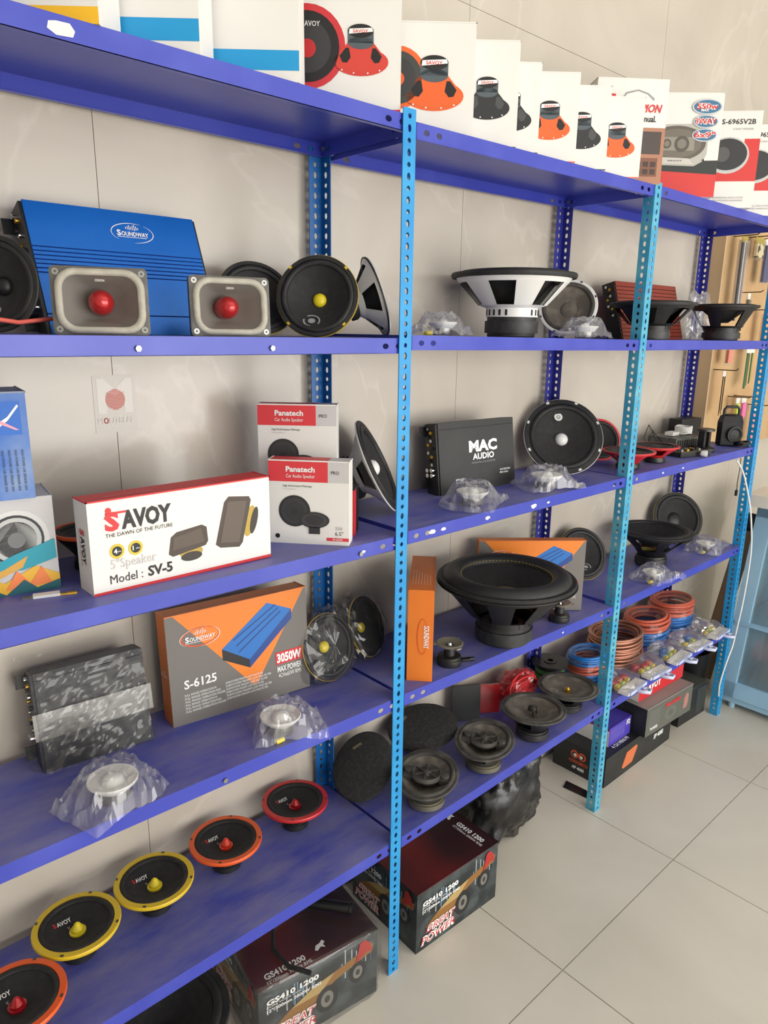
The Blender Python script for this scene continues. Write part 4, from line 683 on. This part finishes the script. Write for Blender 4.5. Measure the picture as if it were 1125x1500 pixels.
# --- cartons on the floor
GSR = mat('red_glow_print', (50,27,27), .4, rgb2=(140,42,36), scale=3.4, lo=.42, hi=.8, det=1); GSF = mat('city_print', (30,38,42), .4, rgb2=(70,78,80), scale=14)
def gs(label, loc, rz, bag=False):
    w, d, h = .338, .29, .2; t, p = carton('subwoofer_carton', label, 'carton', loc, rz, w, d, h, (CARDB,GSR,GSF,GSF,GSF,GSF), 0, 'dark printed subwoofer cartons')
    rd = random.Random(4)
    for face, L in (('front', w), ('left', d)):
        for k in range(26): a_ = rd.uniform(.02,L-.02); q = rd.uniform(.005,.02); p.rect(face, a_, a_+.003, rd.uniform(.1,.13), .13+q*3, ink(*rd.choice([(120,150,170),(70,96,116),(170,180,184),(40,60,78)])), 'printed_picture', 1)
        p.poly(face, [(L*.1,.07),(L*.25,.1),(L*.45,.125),(L*.62,.14),(L*.85,.155),(L*.97,.165),(L*.95,.14),(L*.8,.128),(L*.62,.112),(L*.48,.085),(L*.36,.055),(L*.26,.058)], ink(140,98,46), 'printed_picture', 2); p.poly(face, [(L*.25,.1),(L*.45,.13),(L*.62,.14),(L*.5,.1)], ink(176,150,96), 'printed_picture', 3)
        for a_, b_, r in ((L*.55,.07,.04),(L*.82,.1,.032)): p.disc(face, a_, b_, r*.8, r, ink(30,32,34), lay=4); p.disc(face, a_, b_, r*.45, r*.6, ink(120,118,112), lay=5); p.disc(face, a_, b_, r*.2, r*.28, ink(50,50,50), lay=6)
        p.poly(face, [(L*.8,.13),(L*.84,.185),(L*.88,.19),(L*.93,.175),(L*.95,.145),(L*.9,.15)], ink(170,44,40), 'printed_picture', 6)
        p.text(face, 'GS410 1200', L*.06, .15, .014, INKW, width=L*.42, bold=.04, lay=7); p.text(face, '12"/300mm 2000W RMS', L*.06, .128, .009, INKW, width=L*.44, bold=.02, lay=7); p.text(face, 'DUAL VOICE COIL', L*.06, .142, .005, INKW, width=L*.28, lay=7)
        p.rect(face, L*.06, L*.42, .018, .056, ink(226,220,218), lay=6) if 0 else None
        p.text(face, 'GREAT', L*.1, .052, .022, INKW, width=L*.34, bold=.08, shear=.25, lay=7); p.text(face, 'POWER', L*.05, .02, .024, INKW, width=L*.4, bold=.08, shear=.25, lay=7); p.text(face, 'GREAT', L*.1, .052, .022, INKR, width=L*.34, bold=-.005, shear=.25, lay=9); p.text(face, 'POWER', L*.05, .02, .024, INKR, width=L*.4, bold=-.005, shear=.25, lay=9)
    if bag: p.text('top', 'GS410 1200', .03, .02, .016, INKW, width=.11, bold=.03); p.text('top', '12"/300mm 2000W RMS', .03, .006, .009, INKW, width=.12); ex, ey = .17, .03
    else: p.text('top', 'GS410 1200', .295, .14, .016, INKW, width=.11, bold=.03, rot=-pi/2); p.text('top', '12"/300mm 2000W RMS', .28, .14, .009, INKW, width=.12, rot=-pi/2); ex, ey = .29, .17
    p.poly('top', [(ex,ey),(ex+.008,ey+.012),(ex+.02,ey+.014),(ex+.03,ey+.02),(ex+.034,ey+.012),(ex+.026,ey+.006),(ex+.028,ey-.004),(ex+.018,ey+.003),(ex+.006,ey-.004)], INKW, 'emblem', 3)
    p.build(t)
    if bag: crinkle('plastic_bag', t, w*.5, d*.5, h*.52, w*.545, d*.56, h*.59, 51, FILM2, .06, True, 40, 22, 9)
    return t
gs('dark red-topped GS410 subwoofer carton on the floor behind the first post', (.069,-.006,0), radians(-2)); tb = gs('GS410 subwoofer carton inside a clear bag on the floor at the bottom edge', (-.425,.03,0), radians(-8), True)
t = thing('port_tube', 'black ribbed tube with braided cable lying on the bagged carton', 'tube', loc=(-.16,.09,.226), rz=-.9); g = MB()
g.lathe([(.011,-.06),(.013,-.06),(.014,-.055),(.014,.05),(.016,.052),(.016,.06),(.012,.06),(.012,.0)], 20, c=(0,0,.0165), axis='x'); g.build('tube', BLK, t); g = MB(); g.tube([(-.06,0,.016),(-.1,-.03,.012),(-.13,-.09,.008),(-.11,-.15,.007),(-.06,-.19,.007),(.0,-.2,.007)], .006, 8); g.build('braided_cable', RUB, t)
speaker('subwoofer', 'black subwoofer face up on the floor under the lowest shelf at the bottom', 'speaker', up(-.62,.14,0,.3), .16, .19, RUB, mr=.45, rimt=.014)
FLRB = mat('black_film', (24,24,25), .22, rgb2=(44,44,45), scale=10, bump=.8)
t = thing('bin_bag', 'shiny black plastic bag slumped on the floor behind the GS410 carton', 'bag', loc=(.665,.19,0)); crinkle('film', t, 0, 0, .17, .16, .115, .175, 61, FLRB, .26, True, 60, 40, 2.6, True)
t, p = carton('amplifier_carton', 'long black amplifier carton with orange owl emblem on the floor', 'carton', (1.153,.052,0), 0, .53, .235, .126, (CARDB,)*6); w = .53
for k in (-1, 1): p.disc('left', .115+k*.017, .085, .017, .017, ink(222,92,50), 'emblem', 2); p.disc('left', .115+k*.017, .084, .011, .011, INKK, 'emblem', 3); p.disc('left', .115+k*.014, .083, .007, .007, INKW, 'emblem', 4)
p.text('left', 'CONCERTO', .075, .048, .012, ink(222,92,50), width=.085, bold=.03); p.text('left', 'AP 4080', .09, .022, .013, INKW, width=.055, bold=.03); p.poly('front', [(.13,.035),(.16,.09),(.235,.096),(.245,.085),(.21,.028),(.14,.025)], ink(206,112,66), 'printed_picture', 1); p.text('top', '4 CH MINI P9', .09, .02, .016, INKW, width=.12, bold=.03); p.text('front', 'SP 4080', .38, .06, .02, INKW, width=.08, bold=.03); p.build(t)
t, p = carton('amplifier_carton', 'black and grey carton lying across the owl-emblem carton', 'carton', (1.405,.03,.127), radians(-3), .36, .24, .126, (CARDB,ink(150,148,142),ink(92,94,86),CARDB,CARDB,CARDB)); p.text('front', 'FR-3602', .14, .088, .016, INKR, width=.12, bold=.05, shear=.2); p.disc('front', .19, .05, .045, .03, ink(104,106,98), lay=1); p.disc('front', .19, .05, .022, .016, ink(88,90,82), lay=2)
for k in range(6): p.text('front', 'HIGH PERFORMANCE AMP', .02, .1-.012*k, .006, GREYT, width=.08)
p.text('front', 'THUNDER', .03, .02, .012, INKW, width=.06, bold=.03); p.text('left', 'R', .07, .02, .09, ink(48,50,50), bold=.08); p.poly('front', [(.29,.03),(.295,.08),(.31,.1),(.33,.09),(.33,.05),(.32,.03)], ink(170,120,110), 'printed_picture', 1); p.build(t)
PUR = ink(78,64,176)
t, p = carton('speaker_carton', 'purple and white carton on the left end of the owl-emblem carton', 'carton', (1.232,.092,.127), 0, .166, .17, .08, (CARD,PUR,PUR,PUR,PUR,CARD)); p.rect('left', 0, .17, .068, .08, ink(150,30,90))
for k in range(9): p.text('front', 'POWER AMPLIFIER', .012+.012*k, .07, .005, ink(170,160,220), width=.05, rot=-pi/2)
p.text('front', 'F2', .13, .05, .02, INKW, bold=.04); p.build(t)
t, p = carton('speaker_carton', 'red and white SAVOY carton on top of the black and grey carton', 'carton', (1.43,.085,.2545), radians(-2), .36, .15, .085, (CARD,CARD,INKR,INKR,CARD,CARD)); p.text('front', 'SAVOY', .05, .03, .03, INKW, width=.12, bold=.04); p.build(t)
t, p = carton('amplifier_carton', 'plain black carton on the floor beside the rear right post', 'carton', (1.8,.07,0), radians(-3), .235, .21, .16, (CARDB,ink(70,72,68),CARDB,CARDB,CARDB,CARDB)); p.rect('front', .15, .235, .02, .14, ink(58,62,58)); p.build(t)
t = thing('bucket', 'black bucket standing in the dark corner beyond the shelves', 'bucket', loc=(2.14,.2,0)); g = MB(); g.lathe([(0,.003),(.07,.003),(.075,.006),(.095,.24),(.1,.245),(.09,.24),(.07,.01)], 28); g.build('pail', BLK, t); g = MB(); g.tube([(.098*cos(a_), 0, .24+.03*sin(a_)) for a_ in [pi*k/10 for k in range(11)]], .002, 6); g.build('handle', DARKST, t)
g = MB(); pts = [(1.10,.2),(1.145,.215),(1.15,.13),(1.14,.06),(1.112,.075)]; g.add([(x, y, .001) for x, y in pts]+[(x, y, .0025) for x, y in pts], [(0,1,2,3,4),(9,8,7,6,5)]+[(k,(k+1) % 5,5+(k+1) % 5,5+k) for k in range(5)])
for v in range(5): pass
o = g.build('film_scrap', FLRB); o.location = (-.06,-.04,0); tag(o, 'black scrap of film on the floor before the owl-emblem carton', 'scrap')
# ---------------------------------------------------------------- things at the right end of third shelf
z = top(2,3,1.7)
t = thing('car_stereo', 'bare metal car stereo chassis lying on the third shelf beside the rear post', 'car stereo', loc=(1.64,.15,z), rz=-.15); g = MB(); g.box(0,.2,0,.13,.004,.05); g.build('chassis', mat('dull_zinc', (120,120,112), .5, .7, rgb2=(90,90,84), scale=60), t)
for k in range(12): g = MB(); g.box(.01+.015*k,.018+.015*k,-.002,.0,.012,.042); g.build('vent_slot', BLK, t)
for k in range(3): g = MB(); g.tube([(-.01,.03+.02*k,.02),(-.06,.05+.02*k,.06+.02*k),(-.1,.02+.03*k,.05),(-.13,.04,.02+.01*k),(-.16,.03+.02*k,.004)], .002, 6); g.build('wire', BLK, t)
g = MB(); g.box(0,.055,0,.035,0,.014); o = g.build('small_white_box', CARD); o.location = (1.69,.19,z+.0525); tag(o, 'tiny white box on top of the bare car stereo', 'box')
t = thing('white_cable_roll', 'rolled white cable on the right end of the car stereo', 'cable', loc=(1.8,.2,z+.052))
for k in range(5): g = MB(); g.tube([(.036*cos(2*pi*q/20), .03*sin(2*pi*q/20), .005+.006*k+.002*sin(q+k)) for q in range(21)], .004, 6); g.build('cable_turn', WPL, t)
t = thing('card_reader_board', 'black electronics unit with exposed board in front of the car stereo', 'electronics', loc=(1.5,.06,z), rz=-.25); g = MB(); g.box(0,.17,0,.07,.002,.018); g.build('housing', BLK, t); g = MB(); g.box(.01,.15,.006,.064,.018,.021); g.build('circuit_board', mat('pcb', (90,86,70), .5, rgb2=(60,70,50), scale=90), t)
for k in range(8): g = MB(); g.box(.016+.016*k,.026+.016*k,.012+.02*(k % 2),.026+.02*(k % 2),.021,.029); g.build('component', (STEEL, BLK, GOLD)[k % 3], t)
t = thing('white_plug', 'small white round plug lying at the front edge of third shelf', 'plug', loc=(1.6,.016,z), rz=.4); g = MB(); g.lathe([(0,-.012),(.012,-.012),(.013,0),(.009,.012),(0,.012)], 16, c=(0,0,.0135), axis='y'); g.build('body', WPL, t); g = MB(); g.tube([(0,.01,.012),(.02,.03,.006),(.05,.04,.004)], .0025, 6); g.build('lead', WPL, t)
t = thing('phone_mount', 'black round-based mount with two posts beside the portable speaker', 'mount', loc=(1.745,.085,z)); g = MB(); g.lathe([(0,0),(.042,0),(.044,.004),(.042,.014),(.03,.018),(0,.018)], 26); g.build('base', BLK, t)
for sg in (-1, 1): g = MB(); g.box(sg*.022-.009,sg*.022+.009,-.012,.012,.018,.082); g.build('upright', BLK, t)
g = MB(); g.lathe([(0,.082),(.036,.082),(.036,.09),(0,.09)], 20); g.build('top_plate', DARKST, t)
g = MB(); g.box(0,.15,0,.06,0,.05); o = g.build('black_case', CARDB); o.location = (1.86,.238,z+.052); o.rotation_euler = (0,0,-.1); tag(o, 'long black case behind the mount on third shelf', 'case')
g = MB(); g.box(0,.14,0,.055,0,.05); o = g.build('black_case', BLK); o.location = (1.865,.24,z+.001); o.rotation_euler = (0,0,-.1); tag(o, 'lower black case supporting the long black case', 'case')
t = thing('portable_speaker', 'black portable speaker with top handle at the right end of third shelf', 'speaker', loc=(1.985,.088,z), rz=-.6); g = MB()
g.lathe([(0,0),(.048,0),(.054,.006),(.054,.1),(.046,.125),(.03,.132),(0,.132)], 6, a0=pi/6, a1=2*pi+pi/6, sy=.7, smooth=False); g.build('body', BLK, t); g = MB(); g.tube([(-.034,0,.125),(-.034,0,.15),(-.024,0,.162),(.024,0,.162),(.034,0,.15),(.034,0,.125)], .006, 8); g.build('handle', BLK, t)
g = MB(); g.lathe([(.034,-.002),(.034,-.008),(.028,-.009),(.02,-.003),(0,-.006)], 24, c=(0,-.036,.05), axis='y'); g.build('driver', RUB, t)
t = thing('black_cable_bundle', 'tangle of black cable beside the portable speaker', 'cable', loc=(1.985,.026,z)); rd = random.Random(8)
for k in range(6): g = MB(); rr_ = .018+.003*k; g.tube([(rr_*1.3*cos(q*.45+k), rr_*.8*sin(q*.45+k)*.9, .006+.016*abs(sin(q*.3+k))) for q in range(15)], .003, 6); g.build('cable_turn', BLK, t)
t = thing('hanging_lead', 'black lead with small plug hanging below the third shelf', 'cable', loc=(1.905,-.004,z-.034)); g = MB(); g.tube([(0,0,0),(.004,0,-.05),(-.003,0,-.1),(.001,0,-.135)], .0018, 6); g.build('lead', BLK, t); g = MB(); g.box(-.006,.006,-.004,.004,-.158,-.134); g.build('plug', BLK, t)
# white mains cable down the last post
g = MB(); pts = [(1.86,-.006,1.222),(1.93,-.012,1.16),(2.0,-.02,1.05),(2.035,-.03,.95),(2.06,-.04,.8),(2.055,-.04,.6),(2.04,-.035,.45),(2.03,-.03,.36),(1.99,-.03,.3),(1.96,-.025,.2),(1.98,-.02,.12)]
pv = [Vector(q) for q in pts]; sm = []
for i in range(len(pv)-1):
    p0, p1, p2, p3 = pv[max(i-1,0)], pv[i], pv[i+1], pv[min(i+2,len(pv)-1)]
    for k in range(5): u = k/5; sm.append(.5*((2*p1)+(p2-p0)*u+(2*p0-5*p1+4*p2-p3)*u*u+(3*p1-p0-3*p2+p3)*u**3))
g.tube(sm, .0035, 7); tag(g.build('white_cable', WPL), 'white cable hanging down along the last front post', 'cable')
# ---------------------------------------------------------------- display board
TAN = mat('tan_board', (196,162,118), .6, rgb2=(186,150,106), scale=6)
db = thing('display_board', 'tan display board with hooks fixed on the wall right of the rack', 'display board', loc=(2.17,.28,0)); g = MB(); g.box(0,1.4,0,.054,1.18,2.2); g.build('panel', TAN, db); g = MB(); g.box(-.012,0,-.004,.054,1.18,2.2); g.build('edge_strip', mat('tan_edge', (206,176,136), .5), db)
HK = mat('hook_steel', (70,58,50), .4, .8)
def hang(label, x, z, w, h, m, kind, seed, hdr=CARD):
    yb = .28
    t = thing('hanging_accessory', label, 'accessory', loc=(x,yb-.05,z), group='accessories on hooks'); rd = random.Random(seed)
    g = MB(); g.tube([(0,.048,.0),(0,-.05,.0),(0,-.06,.008)], .0025, 6); g.build('hook', HK, db).matrix_basis = Matrix.Translation((x-2.17, -.05, z))
    g = MB(); g.box(-w/2,w/2,-.002,.0,-.03,-.0045); g.build('header_card', hdr, t)
    if kind == 'pack':
        g = MB(); g.box(-w*.42,w*.42,-.008,.004,-h,-.032); g.build('contents', m, t); g = MB(); g.box(-w/2,w/2,-.012,.008,-h-.01,-.02); g.build('plastic_bag', FILM2, t)
    elif kind == 'strips':
        n = 5
        for k in range(n): g = MB(); x0 = -w/2+w*k/n; q = h*rd.uniform(.8,1); g.box(x0,x0+w/n*.6,-.006+.003*(k % 3),-.003+.003*(k % 3),-q,-.028); g.build('strip', m[k % len(m)], t)
    elif kind == 'rods':
        for k in range(3): g = MB(); g.tube([(-w*.3+w*.3*k,0,-.028),(-w*.3+w*.3*k+.004,0,-h)], .006, 8); g.build('rod', m[k % len(m)], t)
        g = MB(); g.box(-w/2,w/2,-.012,.012,-h-.01,-.02); g.build('plastic_bag', FILM, t)
GRN = mat('green_wire', (40,100,60), .5); SALM = mat('salmon_pack', (224,140,116), .5); NAVY = mat('navy_pack', (70,80,120), .5); PINK = mat('pink_pack', (230,110,170), .5); BRNW = mat('brown_strip', (110,80,56), .5)
hang('long grey wiper strips in clear film hanging on the tan board', 2.24, 2.13, .06, .3, [DARKST, STEEL, ink(120,96,90)], 'rods', 1, YST); hang('cream and black shaped sticker hanging high on the tan board', 2.4, 2.14, .09, .09, mat('cream_print', (214,200,160), .6, rgb2=(30,30,30), scale=30, lo=.48, hi=.52), 'pack', 2, YST)
hang('navy and red pouch hanging at the right picture edge', 2.5, 2.14, .07, .19, NAVY, 'pack', 3); hang('tan hand-shaped pack hanging low right on the board', 2.58, 1.83, .05, .17, mat('orange_pack', (216,160,100), .5), 'pack', 4, RED)
hang('salmon and white card pack hanging just below the upper shelf', 2.17+.06, 1.68, .06, .09, SALM, 'pack', 5); hang('bundle of green and brown wires hanging on the tan board', 2.46, 1.66, .09, .2, [GRN, GRN, BRNW, GRN, YST], 'strips', 6); hang('long thin metal strips hanging behind the portable speaker', 2.2, 1.56, .03, .22, [DARKST, STEEL, GOLD], 'strips', 7)
hang('white card with pink item hanging above the portable speaker', 2.46, 1.43, .05, .1, PINK, 'pack', 8); hang('lime card pack hanging beside the pink one', 2.39, 1.43, .04, .11, mat('lime_pack', (200,214,80), .5), 'pack', 9); hang('salmon ribbon strips hanging right of the last post', 2.62, 1.38, .07, .2, [SALM, SALM, PINK], 'strips', 10)
hang('red and grey screwdriver pack on a hook at mid height', 2.36, 1.9, .03, .05, STEEL, 'pack', 11)
# ---------------------------------------------------------------- glass showcase
LB = mat('pale_blue_paint', (150,192,222), .4, rgb2=(160,200,226), scale=4)
sc = thing('glass_showcase', 'pale blue sloped-front glass showcase counter with white top at right edge', 'showcase', loc=(2.15,.05,0)); YD = -1.3
def xat(z): return (z-.06)/(.91-.06)*.166
g = MB()
def slopebar(z0, z1, y0, y1, th=.03):
    g.add([(xat(z0),y0,z0),(xat(z0)+th,y0,z0),(xat(z0)+th,y1,z0),(xat(z0),y1,z0),(xat(z1),y0,z1),(xat(z1)+th,y0,z1),(xat(z1)+th,y1,z1),(xat(z1),y1,z1)], [(0,1,2,3),(4,5,6,7),(0,1,5,4),(1,2,6,5),(2,3,7,6),(3,0,4,7)])
slopebar(.06,.95,-.07,0); g.build('stile', LB, sc); g = MB(); slopebar(.06,.95,YD,YD+.06); g.build('stile', LB, sc)
g = MB(); slopebar(.06,.13,YD,0); g.build('bottom_rail', LB, sc); g = MB(); slopebar(.9,.96,YD,0); g.build('top_rail', LB, sc)
g = MB(); g.box(.01,.55,YD,0,.03,.06); g.build('base', LB, sc); g = MB(); g.box(.52,.55,YD,0,.06,.96); g.build('back_panel', LB, sc); g = MB(); g.box(.06,.54,YD+.01,-.01,.4,.415); g.build('inner_shelf', LB, sc)
g = MB(); g.add([(xat(.13)+.014,YD+.06,.13),(xat(.13)+.014,-.07,.13),(xat(.9)+.014,-.07,.9),(xat(.9)+.014,YD+.06,.9),(xat(.13)+.018,YD+.06,.13),(xat(.13)+.018,-.07,.13),(xat(.9)+.018,-.07,.9),(xat(.9)+.018,YD+.06,.9)], [(0,1,2,3),(4,5,6,7),(0,1,5,4),(1,2,6,5),(2,3,7,6),(3,0,4,7)]); g.build('glass_pane', GLASS, sc)
g = MB(); g.box(.05,.62,YD-.03,.02,.968,1.02); g.build('countertop', mat('white_laminate', (226,222,214), .4), sc)
g = MB(); g.add([(.02,-.003,.06),(.52,-.003,.06),(.52,-.003,.95),(.186,-.003,.95),(.02,.0,.06),(.52,.0,.06),(.52,.0,.95),(.186,.0,.95)], [(0,1,2,3),(4,5,6,7),(0,1,5,4),(2,3,7,6)]); g.build('end_panel', LB, sc)
for y in (-.06, YD+.06):
    for x in (.03, .5): g = MB(); g.lathe([(0,0),(.014,0),(.016,.03)], 14, c=(x,y,0)); g.build('foot', LB, sc)
for k, (y, zz) in enumerate(((-.25,.061),(-.5,.061),(-.3,.416),(-.6,.416))):
    crumple('stored_part', ('dark boxed part on the floor of the glass showcase near its end','dark bundle further along the showcase floor','grey wrapped part on the showcase inner shelf near its end','grey wrapped part further along the showcase inner shelf')[k], 'part', (2.44,.05+y,zz), .09, .09, .07, 70+k, (BLK, DUSTB, CARDG, DARKST)[k])
t = thing('roll_tube', 'brown cardboard roll with black cap leaning in the corner behind the showcase', 'tube', Matrix.Translation((2.33,.2,.02)) @ Matrix.Rotation(radians(24), 4, 'Y')); g = MB(); g.lathe([(0,0),(.04,0),(.04,.8),(.036,.8)], 24); g.build('roll', mat('kraft_roll', (150,122,96), .7), t)
g = MB(); g.lathe([(.041,.78),(.05,.79),(.05,.84),(.056,.85),(.056,.87),(.046,.87),(.04,.8)], 24); g.build('cap', BLK, t)
# ---------------------------------------------------------------- wall sticker
t = thing('wall_sticker', 'faded clear MONTREAL sticker with red ball on the wall tile', 'sticker', loc=(-.574,YW-.0008,1.5)); w, h = .09, .118; p = Prints(w, 0, h)
g = MB(); g.box(0,w,0,.0006,0,h); g.build('film', mat('sticker_film', (192,184,173), .25), t); SG = ink(222,216,207)
p.poly('front', [(.008,.04),(.026,.04),(.026,.085),(.045,.075),(.064,.085),(.064,.04),(.082,.04),(.082,.112),(.068,.112),(.045,.088),(.022,.112),(.008,.112)], SG, 'emblem', 1)
for k in range(14):
    q = -.95+1.9*k/13; ww = .021*math.sqrt(1-q*q); p.rect('front', .045-ww, .045+ww, .068+.021*q-.0012, .068+.021*q+.0011, ink(196,104,92), 'emblem', 2)
p.text('front', 'M', .006, .019, .012, SG, width=.01); p.text('front', 'O', .018, .019, .012, ink(170,50,48), width=.01, bold=.02); p.text('front', 'NTREAL', .03, .019, .012, SG, width=.052); p.build(t)
